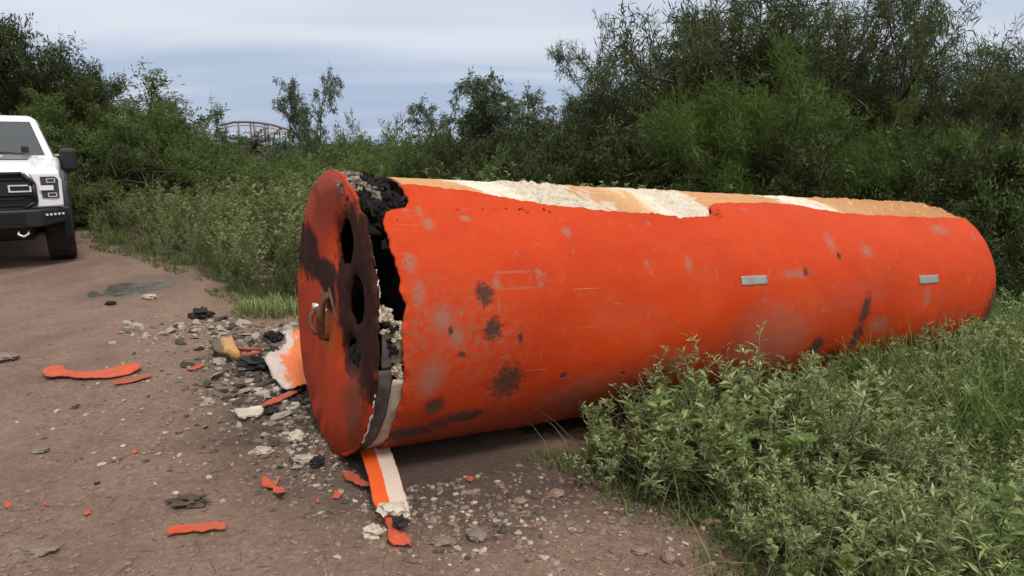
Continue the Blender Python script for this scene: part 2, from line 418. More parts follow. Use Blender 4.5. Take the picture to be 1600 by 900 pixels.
def mat_foam():
    t = NT('weathered_foam'); st = t.attr('st').outputs['Vector']; s3 = t.sepxyz(st)
    n1 = t.noise(st, 4.5, 7, 0.72, 0.8); n2 = t.noise(st, 14, 6, 0.7); n3 = t.noise(st, 55, 5, 0.75)
    x = t.math('ADD', t.math('ADD', s3[0], t.math('MULTIPLY', t.math('SUBTRACT', n1, 0.5), 0.75)), t.math('MULTIPLY', s3[1], -0.35))
    x = t.math('DIVIDE', x, 5.3)
    TAN = (0.62, 0.32, 0.13); TAN2 = (0.56, 0.30, 0.14); WH = (0.80, 0.72, 0.58); W2 = (0.74, 0.66, 0.52)
    GW = (0.66, 0.58, 0.46)
    col = t.ramp(x, [(0.0, TAN), (0.104, (0.64, 0.34, 0.14)), (0.111, WH), (0.150, WH), (0.165, GW), (0.238, GW), (0.250, TAN2), (0.300, (0.66, 0.40, 0.19)), (0.330, WH), (0.350, GW), (0.405, W2), (0.412, TAN),
                     (0.555, TAN2), (0.585, WH), (0.640, W2), (0.665, TAN2), (0.80, (0.52, 0.25, 0.09)), (1.0, (0.45, 0.22, 0.09))])
    grime = t.range(n2, 0.50, 0.78)
    col = t.mix(t.math('MULTIPLY', grime, 0.6), col, (0.38, 0.22, 0.11))
    col = t.mix(t.math('MULTIPLY', t.range(t.noise(st, 32, 6, 0.8), 0.56, 0.68), 0.45), col, (0.22, 0.15, 0.09))
    rs = t.noise(t.mapping(st, (1.0, 3.5, 1)), 6, 6, 0.7, 0.6)
    col = t.mix(t.math('MULTIPLY', t.range(rs, 0.52, 0.70), 0.5), col, (0.50, 0.20, 0.06))
    col = t.mix(t.math('MULTIPLY', t.range(t.noise(st, 9, 6, 0.75, 0.5), 0.58, 0.66), 0.55), col, (0.78, 0.68, 0.53))
    rg = t.math('MULTIPLY', t.attr('lump').outputs['Fac'], t.range(n3, 0.48, 0.70))
    col = t.mix(t.math('MULTIPLY', rg, 0.85), col, (0.17, 0.13, 0.095))
    ch = t.range(s3[0], 0.30, 0.262)
    col = t.mix(ch, col, (0.012, 0.010, 0.009))
    t.base(col, 0.85, 0.2)
    t.bump(t.math('ADD', t.math('MULTIPLY', n2, 0.6), t.math('MULTIPLY', n3, 0.6)), 0.9, 0.02)
    return t.m
M_FOAM = mat_foam()

def mat_cap():
    t = NT('burnt_red_end_plate'); st = t.attr('st').outputs['Vector']; s3 = t.sepxyz(st); u, v = s3[0], s3[1]
    n1 = t.noise(st, 2.2, 5, 0.6, 0.3); n2 = t.noise(st, 9, 6, 0.7); n3 = t.noise(t.mapping(st, (9, 1.2, 1)), 3.5, 5, 0.65)
    col = t.ramp(n1, [(0.3, (0.34, 0.034, 0.009)), (0.55, (0.44, 0.043, 0.010)), (0.75, (0.52, 0.060, 0.016))])
    col = t.mix(t.math('MULTIPLY', t.range(n3, 0.5, 0.72), 0.35), col, (0.30, 0.035, 0.014))
    rust = t.math('MAXIMUM', t.blob(u, v, 0.02, 0.02, 0.30, 0.42, n2, 1.2, 0.2, 1.1), t.blob(u, v, 0.38, 0.74, 0.18, 0.12, n2, 1.2, 0.3, 1.1))
    col = t.mix(t.math('MULTIPLY', rust, 0.8), col, (0.30, 0.105, 0.022))
    soot = None
    for (a, b, ra, rb) in [(0.74, 0.36, 0.52, 0.62), (0.42, 0.42, 0.32, 0.46), (0.85, -0.05, 0.25, 0.40), (0.55, 0.05, 0.30, 0.32), (-0.62, 0.36, 0.42, 0.24), (-0.15, 0.27, 0.45, 0.13), (0.55, -0.18, 0.20, 0.16),
                           (-0.9, 0.42, 0.2, 0.3), (0.05, 0.14, 0.18, 0.12)]:
        q = t.blob(u, v, a, b, ra, rb, t.math('ADD', t.math('MULTIPLY', n2, 0.7), t.math('MULTIPLY', n3, 0.3)), 1.8, 0.66, 1.08)
        soot = q if soot is None else t.math('MAXIMUM', soot, q)
    col = t.mix(t.math('MULTIPLY', soot, 0.95), col, t.ramp(n2, [(0.35, (0.006, 0.005, 0.005)), (0.6, (0.018, 0.014, 0.012)), (0.80, (0.060, 0.040, 0.028))]))
    fk = t.range(t.noise(st, 24, 6, 0.8), 0.58, 0.66)
    col = t.mix(t.math('MULTIPLY', fk, 0.55), col, (0.10, 0.035, 0.015))
    br = t.math('MULTIPLY', t.blob(u, v, 0.62, -0.50, 0.26, 0.42, n2, 1.0, 0.3, 1.15), 0.75)
    col = t.mix(br, col, (0.115, 0.040, 0.024))
    drk = t.math('MULTIPLY', t.blob(u, v, -0.12, 0.78, 0.55, 0.30, n2, 1.2, 0.3, 1.2), 0.6)
    col = t.mix(drk, col, (0.13, 0.026, 0.014))
    t.base(col, t.range(soot, 0, 1, 0.6, 0.9), 0.14)
    t.bump(t.math('ADD', t.math('MULTIPLY', n2, 0.7), t.math('MULTIPLY', n3, 0.5)), 0.45, 0.010)
    return t.m
M_CAP = mat_cap()

def mat_char():
    t = NT('charred_black'); v = t.coord('Object'); n = t.noise(v, 14, 6, 0.7)
    t.base(t.ramp(n, [(0.35, (0.006, 0.005, 0.005)), (0.65, (0.022, 0.017, 0.015)), (0.82, (0.07, 0.055, 0.045))]), 0.8, 0.25)
    t.bump(t.noise(v, 45, 6, 0.75), 0.9, 0.02); return t.m
M_CHAR = mat_char()
def mat_ash():
    t = NT('ashy_foam'); v = t.coord('Object'); n = t.noise(v, 22, 6, 0.7, 0.4)
    t.base(t.ramp(n, [(0.36, (0.02, 0.016, 0.013)), (0.47, (0.17, 0.135, 0.105)), (0.7, (0.50, 0.43, 0.34))]), 0.9, 0.15)
    t.bump(t.noise(v, 60, 6, 0.75), 0.9, 0.015); return t.m
M_ASH = mat_ash()
M_LINER = plain('beige_liner', (0.44, 0.36, 0.27), 0.8, 0.2, 0, 0.35, 9, 0.5, 60, 0.006)
M_BAND = plain('sooty_grey_band', (0.085, 0.068, 0.062), 0.75, 0.3, 0, 0.5, 12, 0.4, 50, 0.005)
M_METAL = plain('scorched_metal', (0.20, 0.165, 0.135), 0.45, 0.5, 0.6, 0.4, 18, 0.3, 60, 0.004)
M_RUST = plain('rusty_brown_steel', (0.13, 0.055, 0.026), 0.75, 0.3, 0.2, 0.5, 22, 0.5, 70, 0.004)
M_BRIGHT = plain('bare_bright_metal', (0.62, 0.60, 0.57), 0.25, 0.5, 0.9, 0.15, 30)
M_TAPE = plain('grey_reflective_tape', (0.27, 0.25, 0.23), 0.4, 0.5, 0, 0.22, 14, 0.15, 90, 0.002)
M_TAPE2 = plain('muddied_grey_tape', (0.21, 0.165, 0.14), 0.6, 0.4, 0, 0.35, 10, 0.2, 90, 0.002)
M_TORN = plain('pale_torn_edge', (0.62, 0.56, 0.46), 0.8, 0.2, 0, 0.3, 20, 0.4, 80, 0.004)

def mat_chip(name, c=(0.55, 0.085, 0.034)):
    t = NT(name); v = t.coord('Object'); n = t.noise(v, 12, 5, 0.65); n2 = t.noise(v, 17, 7, 0.78)
    col = t.ramp(n, [(0.3, tuple(x * 0.75 for x in c)), (0.7, tuple(min(1, x * 1.1) for x in c))])
    col = t.mix(t.math('MULTIPLY', t.range(n2, 0.47, 0.66), 0.8), col, (0.20, 0.12, 0.085))
    t.base(col, 0.7, 0.25); t.bump(n2, 0.35, 0.004); return t.m
M_CHIP = mat_chip('orange_paint_scrap'); M_CHIP2 = mat_chip('dull_red_scrap', (0.42, 0.075, 0.035))

def mat_two(name, a, b, edge, soft=0.06, wob=0.25, nscale=9, pink=True):
    # peeled skin: paint on one side of a wandering line, pale backing on the other (st.x runs across)
    t = NT(name); st = t.attr('st').outputs['Vector']; s3 = t.sepxyz(st)
    n = t.noise(st, nscale, 5, 0.65); n2 = t.noise(st, nscale * 3, 5, 0.7)
    x = t.math('ADD', s3[0], t.math('MULTIPLY', t.math('SUBTRACT', n, 0.5), wob))
    m = t.range(x, edge - soft, edge + soft)
    pale = t.mix(t.math('MULTIPLY', t.range(n2, 0.46, 0.68), 0.55), b, (0.62, 0.22, 0.13)) if pink else b
    col = t.mix(m, t.mix(t.range(n2, 0.3, 0.75), a, tuple(x * 0.85 for x in a)), pale)
    col = t.mix(t.math('MULTIPLY', t.range(t.noise(st, nscale * 2.1, 4), 0.62, 0.72), 0.6), col, (0.12, 0.085, 0.06))
    t.base(col, 0.6, 0.3); t.bump(n2, 0.3, 0.004); return t.m
M_FLAP = mat_two('orange_and_white_peeled_skin', (0.68, 0.095, 0.014), (0.56, 0.46, 0.38), 0.47, 0.012, 0.03, 6)
M_SHEET = mat_two('orange_sheet_bared_white', (0.70, 0.17, 0.045), (0.50, 0.44, 0.39), 0.66, 0.10, 0.8, 4)
M_CURL = mat_two('scorched_tan_skin', (0.13, 0.09, 0.055), (0.46, 0.25, 0.09), 0.45, 0.14, 0.6, 7, False)
M_STONE = plain('grey_brown_stone', (0.185, 0.142, 0.114), 0.9, 0.2, 0, 0.35, 14, 0.5, 40, 0.008)
M_STONE2 = plain('reddish_stone', (0.225, 0.150, 0.112), 0.9, 0.2, 0, 0.3, 14, 0.5, 40, 0.008)
M_FRAG = [plain('pale_foam_scrap', (0.37, 0.315, 0.25), 0.9, 0.15, 0, 0.35, 20, 0.6, 60, 0.008),
          plain('dirty_foam_scrap', (0.19, 0.15, 0.118), 0.9, 0.15, 0, 0.45, 20, 0.6, 60, 0.008),
          plain('sooty_foam_scrap', (0.075, 0.06, 0.05), 0.9, 0.2, 0, 0.6, 18, 0.6, 60, 0.008)]
M_WHITE = plain('white_foam_chunk', (0.50, 0.44, 0.345), 0.9, 0.15, 0, 0.2, 14, 0.7, 50, 0.012)
M_COAL = plain('black_burnt_lump', (0.014, 0.012, 0.012), 0.7, 0.35, 0, 0.6, 25, 0.7, 60, 0.01)
M_BARK = plain('grey_brown_bark', (0.085, 0.062, 0.046), 0.9, 0.2, 0, 0.4, 18, 0.6, 40, 0.01)
M_TWIG = plain('dry_brown_twig', (0.082, 0.060, 0.044), 0.9, 0.2, 0, 0.4, 12)
M_STEM = plain('green_brown_stem', (0.13, 0.125, 0.065), 0.8, 0.2, 0, 0.35, 14)
L_MESQ = leaf_mat('mesquite_leaf', (0.020, 0.029, 0.009), (0.088, 0.110, 0.038), 0.30)
L_DARK = leaf_mat('dark_bush_leaf', (0.018, 0.027, 0.007), (0.062, 0.083, 0.023), 0.26)
L_BRIGHT = leaf_mat('feathery_green_leaf', (0.034, 0.056, 0.009), (0.100, 0.145, 0.026), 0.34)
L_MID = leaf_mat('mid_green_leaf', (0.038, 0.060, 0.014), (0.130, 0.172, 0.046), 0.32)
L_GREY = leaf_mat('grey_green_leaf', (0.044, 0.062, 0.030), (0.120, 0.150, 0.078), 0.30)
L_WEED = leaf_mat('weed_leaf', (0.088, 0.115, 0.036), (0.300, 0.335, 0.140), 0.30)
L_WEED2 = leaf_mat('pale_weed_leaf', (0.100, 0.135, 0.048), (0.440, 0.510, 0.225), 0.28)
L_BROAD = leaf_mat('broad_soft_leaf', (0.095, 0.145, 0.036), (0.300, 0.370, 0.135), 0.32)
L_GRASS = leaf_mat('grass_blade', (0.046, 0.082, 0.018), (0.155, 0.215, 0.055), 0.30)
L_DRY = leaf_mat('dry_grass_blade', (0.13, 0.105, 0.055), (0.30, 0.25, 0.14), 0.2)

# ================================================================== ground
def axis_coords(lo, hi, step, far, n):
    core = np.arange(lo, hi + 1e-6, step)
    g = np.geomspace(step, 1, n)
    right = hi + (np.geomspace(1, 1 + (far - hi) / (step * 6), n) - 1) * step * 6
    left = lo - (np.geomspace(1, 1 + (far + lo) / (step * 6), n) - 1) * step * 6
    return np.concatenate([left[1:][::-1], core, right[1:]])
gx = axis_coords(-6.0, 4.0, 0.04, 900, 55); gy = axis_coords(1.2, 8.6, 0.04, 900, 55)
V = np.zeros((len(gx) * len(gy), 3)); k = 0
for yy in gy:
    for xx in gx:
        V[k] = (xx, yy, tz(xx, yy)); k += 1
nx, ny = len(gx), len(gy)
ii, jj = np.meshgrid(np.arange(nx - 1), np.arange(ny - 1)); b0 = (jj * nx + ii).ravel()
F = np.stack([b0, b0 + 1, b0 + nx + 1, b0 + nx], 1)
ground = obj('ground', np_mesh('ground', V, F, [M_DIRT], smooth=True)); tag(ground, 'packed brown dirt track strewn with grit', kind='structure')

def mat_water():
    t = NT('muddy_water'); v = t.geo_pos()
    t.base(t.ramp(t.noise(v, 7, 5, 0.7), [(0.3, (0.040, 0.038, 0.032)), (0.55, (0.12, 0.11, 0.092)), (0.70, (0.30, 0.27, 0.23))]), 0.04, 0.6)
    t.bump(t.noise(v, 11, 5, 0.6), 0.35, 0.012); return t.m
pv = [(PUD.x, PUD.y, 0)]
wz = tz(PUD.x, PUD.y) + 0.034
for k in range(40):
    a = 2 * math.pi * k / 40
    r = 1.0
    pv.append((PUD.x + 0.44 * r * math.cos(a), PUD.y + 0.54 * r * math.sin(a), 0))
pv = [(x, y, wz) for x, y, z in pv]
puddle = obj('puddle', py_mesh('puddle', pv, [(0, 1 + k, 1 + (k + 1) % 40) for k in range(40)], mat_water()))
tag(puddle, 'small muddy puddle in the dirt track', kind='structure')
# ================================================================== the tank
def lerp_tab(tab, x):
    if x <= tab[0][0]: return tab[0][1]
    for (a, fa), (b, fb) in zip(tab, tab[1:]):
        if x <= b: return fa + (fb - fa) * (x - a) / (b - a)
    return tab[-1][1]
ax_a = Vector((math.sin(TAZ) * math.cos(TTL), math.cos(TAZ) * math.cos(TTL), -math.sin(TTL)))
ax_e1 = ax_a.cross(Vector((0, 0, 1))).normalized(); ax_e2 = ax_e1.cross(ax_a)
tank = empty('cylindrical_tank')
mt = Matrix((( ax_a.x, -ax_e1.x, ax_e2.x), (ax_a.y, -ax_e1.y, ax_e2.y), (ax_a.z, -ax_e1.z, ax_e2.z))).to_4x4()
mt.translation = Vector((TX, TY, TR * math.cos(TTL))) - ax_e2 * TR
tank.matrix_world = mt
tag(tank, 'long orange cylindrical tank lying on its side with a torn burnt end', 'tank')
def cyl(s, th, r):                                   # th in degrees from the top towards the viewer's side
    a = R_(th); return (s, -r * math.sin(a), r * math.cos(a) + TR)

EDGE = [(0, 0.258), (33, 0.245), (36, 0.225), (39, 0.12), (45, 0.088), (57, 0.096), (67, 0.112), (76, 0.132), (85, 0.110), (94, 0.120), (104, 0.137), (119, 0.132), (138, 0.144),
        (165, 0.15), (190, 0.11), (230, 0.08), (280, 0.12), (330, 0.25), (360, 0.26)]
def s_edge(th):
    return lerp_tab(EDGE, th) + 0.010 * fbm(th * 0.22, 0.3, 0, 4) + 0.006 * fbm(th * 0.9, 4.3, 0, 2)
PEEL = [(0.2, 19.5), (0.437, 21.1), (0.594, 24.6), (0.825, 29.3), (1.078, 33.0), (1.317, 35.0), (1.623, 36.6), (1.904, 38.0), (2.08, 38.5), (2.14, 37.8), (2.18, 36.3), (2.21, 34.0), (2.235, 31.0), (2.27, 27.6), (2.44, 25.2), (2.85, 24.0),
        (3.17, 24.8), (3.30, 28.2), (3.444, 30.6), (3.79, 32.7), (4.19, 33.0), (4.63, 33.4), (5.2, 33.0)]
def th_front(s): return lerp_tab(PEEL, s) + 1.1 * fbm(s * 5.5, 9.1, 0, 4) + 0.9 * fbm(s * 26, 2.2, 0, 4)
def th_back(s): return 360 - (24 + 9 * fbm(s * 0.8, 3.3, 0, 4))

NTH, NS = 240, 330
V = []; ST = []
for i in range(NTH + 1):
    for j in range(NS + 1):
        s = 0.1 + (TL - 0.1) * j / NS; th = 0
        for _ in range(3):
            a, b = th_front(s), th_back(s)
            th = a + (b - a) * (i / NTH) ** 1.35
            se = s_edge(th); s = se + (TL - se) * j / NS
        r = TR + 0.004 * fbm(s * 1.6, th * 0.035, 2.0, 3) + 0.0018 * fbm(s * 7, th * 0.12, 5.0, 3)
        for (s0_, t0_, rs_, rt_, dp_) in ((1.35, 84, 0.30, 16, 0.014), (3.45, 104, 0.16, 12, 0.018), (2.9, 60, 0.35, 14, 0.008), (0.62, 112, 0.18, 12, 0.010), (4.5, 92, 0.3, 18, 0.012), (2.0, 110, 0.4, 14, 0.012)):
            d2_ = ((s - s0_) / rs_) ** 2 + ((th - t0_) / rt_) ** 2
            if d2_ < 6: r -= dp_ * math.exp(-d2_)
        # the skin lifts a touch along its torn edges
        r += 0.006 * math.exp(-(th - a) / 1.2) * (0.5 + 0.5 * fbm(s * 6, 1.0, 0, 2)) + 0.012 * math.exp(-(s - se) / 0.02) * fbm(th * 0.2, 8, 0, 3)
        V.append(cyl(s, th, r)); ST.append((s, R_(th) * TR, 0))
ii, jj = np.meshgrid(np.arange(NTH), np.arange(NS), indexing='ij'); b0 = (ii * (NS + 1) + jj).ravel()
F = np.stack([b0, b0 + NS + 1, b0 + NS + 2, b0 + 1], 1)
o = obj('outer_skin', np_mesh('outer_skin', V, F, [M_SHELL], {'st': ('FLOAT_VECTOR', ST)}, True), tank)
solidify(o, 0.010, -1)

# foam under the skin: bare along the top, lumpy where it has weathered
LUMP = [(0.0, 0.3), (0.55, 0.15), (0.80, 0.2), (0.92, 1.0), (1.28, 0.9), (1.45, 0.15), (1.85, 0.25), (1.98, 0.85), (2.22, 0.9), (2.4, 0.3), (2.9, 0.2), (3.2, 0.35), (3.75, 0.5), (4.1, 0.8), (4.6, 0.9), (5.2, 1.0)]
ths = np.concatenate([np.linspace(-50, 50, 110), np.linspace(54, 306, 60)])
ss = np.linspace(0.262, TL - 0.02, 420)
V = []; ST = []; LU = []
for th in ths:
    for s in ss:
        l = lerp_tab(LUMP, s); top = 1.0 if -50 <= th <= 50 else 0.0
        r = TR - 0.017 + top * (0.004 * fbm(s * 3, th * 0.08, 1, 3))
        if top:
            q = fbm(s * 13, th * 0.16, 3.3, 4)
            r += l * (0.016 * q + 0.011 * abs(fbm(s * 30, th * 0.38, 8.1, 3)) - 0.004)
            if s > 4.95: r += 0.02 * (s - 4.95) / 0.25 * q
            r += 0.020 * math.exp(-((s - 1.12) / 0.13) ** 2 - ((th - 12) / 9) ** 2) * (0.7 + q)
            d = th_front(s) - th
            if d < 1.2: r = min(r, TR - 0.020)
            if d < -0.4: r = TR - 0.045
        else: r -= 0.030
        V.append(cyl(s, th, r)); ST.append((s, R_(th) * TR, 0)); LU.append(l * top)
n1, n2 = len(ths), len(ss)
ii, jj = np.meshgrid(np.arange(n1), np.arange(n2 - 1), indexing='ij')
b0 = (ii * n2 + jj).ravel(); b1 = (((ii + 1) % n1) * n2 + jj).ravel()
F = np.stack([b0, b1, b1 + 1, b0 + 1], 1)
obj('foam_core', np_mesh('foam_core', V, F, [M_FOAM], {'st': ('FLOAT_VECTOR', ST), 'lump': ('FLOAT', LU)}, True), tank)

# charred bulkhead at the back of the burnt cavity
V = [(0.285, 0, TR)]; NR, NA = 14, 64
for r in range(1, NR + 1):
    for k in range(NA):
        rr = (TR - 0.018) * r / NR; a = 2 * math.pi * k / NA
        V.append((0.275 + 0.05 * fbm(rr * 5 * math.cos(a), rr * 5 * math.sin(a), 2, 4) * (1 - (r / NR) ** 4), -rr * math.sin(a), rr * math.cos(a) + TR))
F = [(0, 1 + k, 1 + (k + 1) % NA) for k in range(NA)]
for r in range(NR - 1):
    for k in range(NA):
        k2 = (k + 1) % NA; F.append((1 + r * NA + k, 1 + (r + 1) * NA + k, 1 + (r + 1) * NA + k2, 1 + r * NA + k2))
obj('charred_bulkhead', py_mesh('charred_bulkhead', V, F, M_CHAR, True), tank)
obj('centre_pipe', tube_mesh('centre_pipe', [(0.02, 0, TR), (0.30, 0, TR)], 0.09, M_CHAR, 20), tank)

def band(name, s0, s1, t0, t1, r, mat, amp=0.004, wob=0.004, nth=70, ns=6, thick=0.01):
    V = []; ST = []
    for i in range(nth + 1):
        th = t0 + (t1 - t0) * i / nth
        e0 = s0 + wob * fbm(th * 0.3, s0 * 40, 1, 3); e1 = s1 + wob * fbm(th * 0.3, s1 * 40, 5, 3)
        for j in range(ns + 1):
            s = e0 + (e1 - e0) * j / ns
            V.append(cyl(s, th, r + amp * fbm(s * 30, th * 0.3, 3, 3))); ST.append((j / ns, i / nth, 0))
    F = []
    for i in range(nth):
        for j in range(ns):
            a = i * (ns + 1) + j; F.append((a, a + ns + 1, a + ns + 2, a + 1))
    o = obj(name, np_mesh(name, V, F, [mat], {'st': ('FLOAT_VECTOR', ST)}, True), tank); solidify(o, thick, -1); return o
band('liner_band', 0.018, 0.084, 99, 262, TR - 0.018, M_BAND, 0.004, 0.003)
band('foam_band', 0.086, 0.290, 103, 262, TR - 0.014, M_LINER, 0.004, 0.004)
band('metal_band', 0.030, 0.075, 84, 98.5, TR - 0.024, M_BAND, 0.006, 0.006, 20)
band('metal_sleeve', 0.072, 0.135, 87, 96.5, TR - 0.022, M_METAL, 0.006, 0.004, 20)
band('sooty_hollow', 0.080, 0.290, 97, 104, TR - 0.075, M_CHAR, 0.012, 0.006, 16)
band('charred_liner', 0.135, 0.290, 262, 352, TR - 0.03, M_CHAR, 0.01, 0.01, 40)
band('torn_rim', 0.008, 0.013, 50, 62, TR + 0.003, M_BAND, 0.004, 0.006, 60, 2, 0.004)
band('torn_rim', 0.005, 0.019, 63, 81, TR + 0.004, M_TORN, 0.010, 0.014, 70, 3, 0.006)
band('torn_rim', 0.004, 0.012, 106, 134, TR + 0.004, M_TORN, 0.006, 0.006, 60, 2, 0.006)

def lump_mesh(name, seed, size, mat, sub=2, amp=0.35, flat=1.0, freq=2.2):
    bm = bmesh.new(); bmesh.ops.create_icosphere(bm, subdivisions=sub, radius=1.0)
    for v in bm.verts:
        p = v.co.copy(); n = fbm(p.x * freq + seed * 7.3, p.y * freq + seed * 1.7, p.z * freq, 3)
        v.co = p * (1 + amp * n)
        v.co.x *= size[0]; v.co.y *= size[1]; v.co.z *= size[2]
    me = bpy.data.meshes.new(name); bm.to_mesh(me); bm.free()
    if mat: me.materials.append(mat)
    return me
rnd = random.Random(5)
# ash-covered foam still clinging to the top of the cavity
k = 0
for n_, (t0, t1), (s0, s1), (z0, z1), m_ in [(30, (-42, 26), (0.02, 0.12), (0.022, 0.045), M_ASH), (16, (-45, 34), (0.13, 0.25), (0.030, 0.055), M_CHAR), (10, (26, 50), (0.03, 0.2), (0.03, 0.05), M_CHAR),
                                             (16, (77, 88), (0.030, 0.115), (0.010, 0.024), M_LINER), (6, (80, 92), (0.02, 0.1), (0.012, 0.02), M_CHAR), (5, (97, 103), (0.09, 0.125), (0.012, 0.02), M_LINER), (6, (-30, 4), (0.02, 0.05), (0.02, 0.03), M_LINER)]:
    for q in range(n_):
        th = rnd.uniform(t0, t1); s = rnd.uniform(s0, s1); z = rnd.uniform(z0, z1)
        me = lump_mesh('foam_lump', k, (z * rnd.uniform(0.8, 1.3), z * rnd.uniform(0.8, 1.5), z * rnd.uniform(0.7, 1.1)), m_, 3, 0.75, 1.0, 1.9)
        o = obj('foam_lump', me, tank); o.location = cyl(s, th, TR - z * 1.05 - 0.012); o.rotation_euler = (rnd.uniform(0, 6), rnd.uniform(0, 6), rnd.uniform(0, 6)); k += 1
# charred arch that still carries the ash under the top
band('charred_arch', 0.016, 0.27, -60, 44, TR - 0.085, M_CHAR, 0.02, 0.01, 50, 12, 0.02)

# end plate: a disc with three burnt-through holes
def cap_mesh(name, s_front, thick, holes, mat):
    bm = bmesh.new(); rings = []
    N = 110
    outer = []
    for k in range(N):
        a = 2 * math.pi * k / N; r = 1.0 - 0.006 + 0.010 * fbm(math.cos(a) * 6, math.sin(a) * 6, 1, 3)
        outer.append((r * math.sin(a), r * math.cos(a)))
    rings.append(outer)
    for hi, (u0, v0, ru, rv) in enumerate(holes):
        pts = []
        for k in range(44):
            a = 2 * math.pi * k / 44; r = 1 + 0.20 * fbm(math.cos(a) * 1.7 + hi * 9, math.sin(a) * 1.7, hi, 4)
            pts.append((u0 + ru * r * math.cos(a), v0 + rv * r * math.sin(a)))
        rings.append(pts)
    edges = []
    for pts in rings:
        vs = [bm.verts.new((0, -u * TR, v * TR)) for u, v in pts]
        for a, b in zip(vs, vs[1:] + vs[:1]): edges.append(bm.edges.new((a, b)))
    bmesh.ops.triangle_fill(bm, use_beauty=True, use_dissolve=False, edges=edges)
    bmesh.ops.subdivide_edges(bm, edges=[e for e in bm.edges if e.calc_length() > 0.12], cuts=2, use_grid_fill=True)
    bmesh.ops.triangulate(bm, faces=bm.faces)
    for v in bm.verts:
        u, w = -v.co.y / TR, v.co.z / TR
        v.co.x = s_front - 0.012 * (1 - min(1, u * u + w * w)) + 0.010 * fbm(u * 2, w * 2, 4, 3)
        for (u0, v0, ru, rv) in holes:
            d = math.hypot((u - u0) / ru, (w - v0) / rv)
            if d < 1.5: v.co.x += 0.03 * (1.5 - d)
        v.co.z += TR
    bmesh.ops.recalc_face_normals(bm, faces=bm.faces)
    me = bpy.data.meshes.new(name); bm.to_mesh(me); bm.free()
    a = me.attributes.new('st', 'FLOAT_VECTOR', 'POINT')
    a.data.foreach_set('vector', np.array([(-v.co.y / TR, (v.co.z - TR) / TR, 0) for v in me.vertices], dtype=np.float32).ravel())
    me.materials.append(mat); me.polygons.foreach_set('use_smooth', [True] * len(me.polygons))
    return me
HOLES = [(0.335, 0.545, 0.165, 0.150), (0.590, 0.215, 0.140, 0.155), (0.565, -0.135, 0.11, 0.085)]
o = obj('end_plate', cap_mesh('end_plate', 0.0, 0.02, HOLES, M_CAP), tank); solidify(o, 0.014, 0)
plate = o
# rim flange of the plate
V = []; F = []
NA = 240
for k in range(NA):
    a = 360 * k / NA; w = 0.006 * fbm(math.cos(R_(a)) * 9, math.sin(R_(a)) * 9, 3, 4)
    for (s, r) in [(-0.004, TR - 0.02), (-0.007, TR - 0.004), (-0.003, TR + 0.003 + w), (0.011 + 2 * w, TR + 0.003 + w), (0.012 + 2 * w, TR - 0.012)]:
        V.append(cyl(s, a, r))
for k in range(NA):
    for j in range(4):
        a = k * 5 + j; b = ((k + 1) % NA) * 5 + j; F.append((a, b, b + 1, a + 1))
me = py_mesh('plate_rim', V, F, M_CAP, True)
a = me.attributes.new('st', 'FLOAT_VECTOR', 'POINT')
a.data.foreach_set('vector', np.array([(-v[1] / TR, (v[2] - TR) / TR, 0) for v in V], dtype=np.float32).ravel())
obj('plate_rim', me, plate)
def cpt(u, v, out): return (-out, -u * TR, v * TR + TR)
# lifting handle, bolts, bent latch rod on the plate
hd = obj('lifting_handle', tube_mesh('lifting_handle', [cpt(-0.20, -0.02, 0.0), cpt(-0.20, -0.02, 0.045), cpt(-0.19, -0.06, 0.07), cpt(-0.16, -0.12, 0.075), cpt(-0.12, -0.17, 0.06), cpt(-0.11, -0.18, 0.0)], 0.013, M_RUST, 10), plate)
obj('handle_bracket', tube_mesh('handle_bracket', [cpt(0.05, 0.14, 0.0), cpt(0.05, 0.13, 0.05), cpt(0.07, 0.05, 0.065), cpt(0.06, -0.06, 0.065), cpt(0.03, -0.16, 0.05), cpt(0.02, -0.18, 0.0)], 0.022, M_RUST, 10), plate)
obj('bolt', tube_mesh('bolt', [cpt(-0.205, 0.005, -0.005), cpt(-0.205, 0.005, 0.058), cpt(-0.205, 0.005, 0.060)], [0.020, 0.020, 0.012], M_BRIGHT, 8), plate)
obj('bolt', tube_mesh('bolt', [cpt(-0.02, 0.012, -0.005), cpt(-0.02, 0.012, 0.022), cpt(-0.02, 0.012, 0.024)], [0.010, 0.010, 0.006], M_BRIGHT, 8), plate)
obj('latch_rod', tube_mesh('latch_rod', [cpt(-0.02, 0.20, 0.004), cpt(0.06, 0.17, 0.02), cpt(0.20, 0.05, 0.022), cpt(0.36, -0.09, 0.004)], 0.007, M_RUST, 8), plate)
for q in range(7):
    z = rnd.uniform(0.02, 0.04); u, v = rnd.uniform(0.45, 0.68), rnd.uniform(-0.26, -0.10)
    o = obj('burnt_crust', lump_mesh('burnt_crust', 60 + q, (z * 0.5, z, z * 1.3), M_CHAR, 2, 0.8), plate); o.location = cpt(u, v, -0.01)
# far end plate
o = obj('end_plate', cap_mesh('end_plate', 0.0, 0.02, [], M_CAP), tank); solidify(o, 0.012, 0); o.scale = (1, 0.972, 0.972); o.location = (TL - 0.012, 0, TR * 0.028)

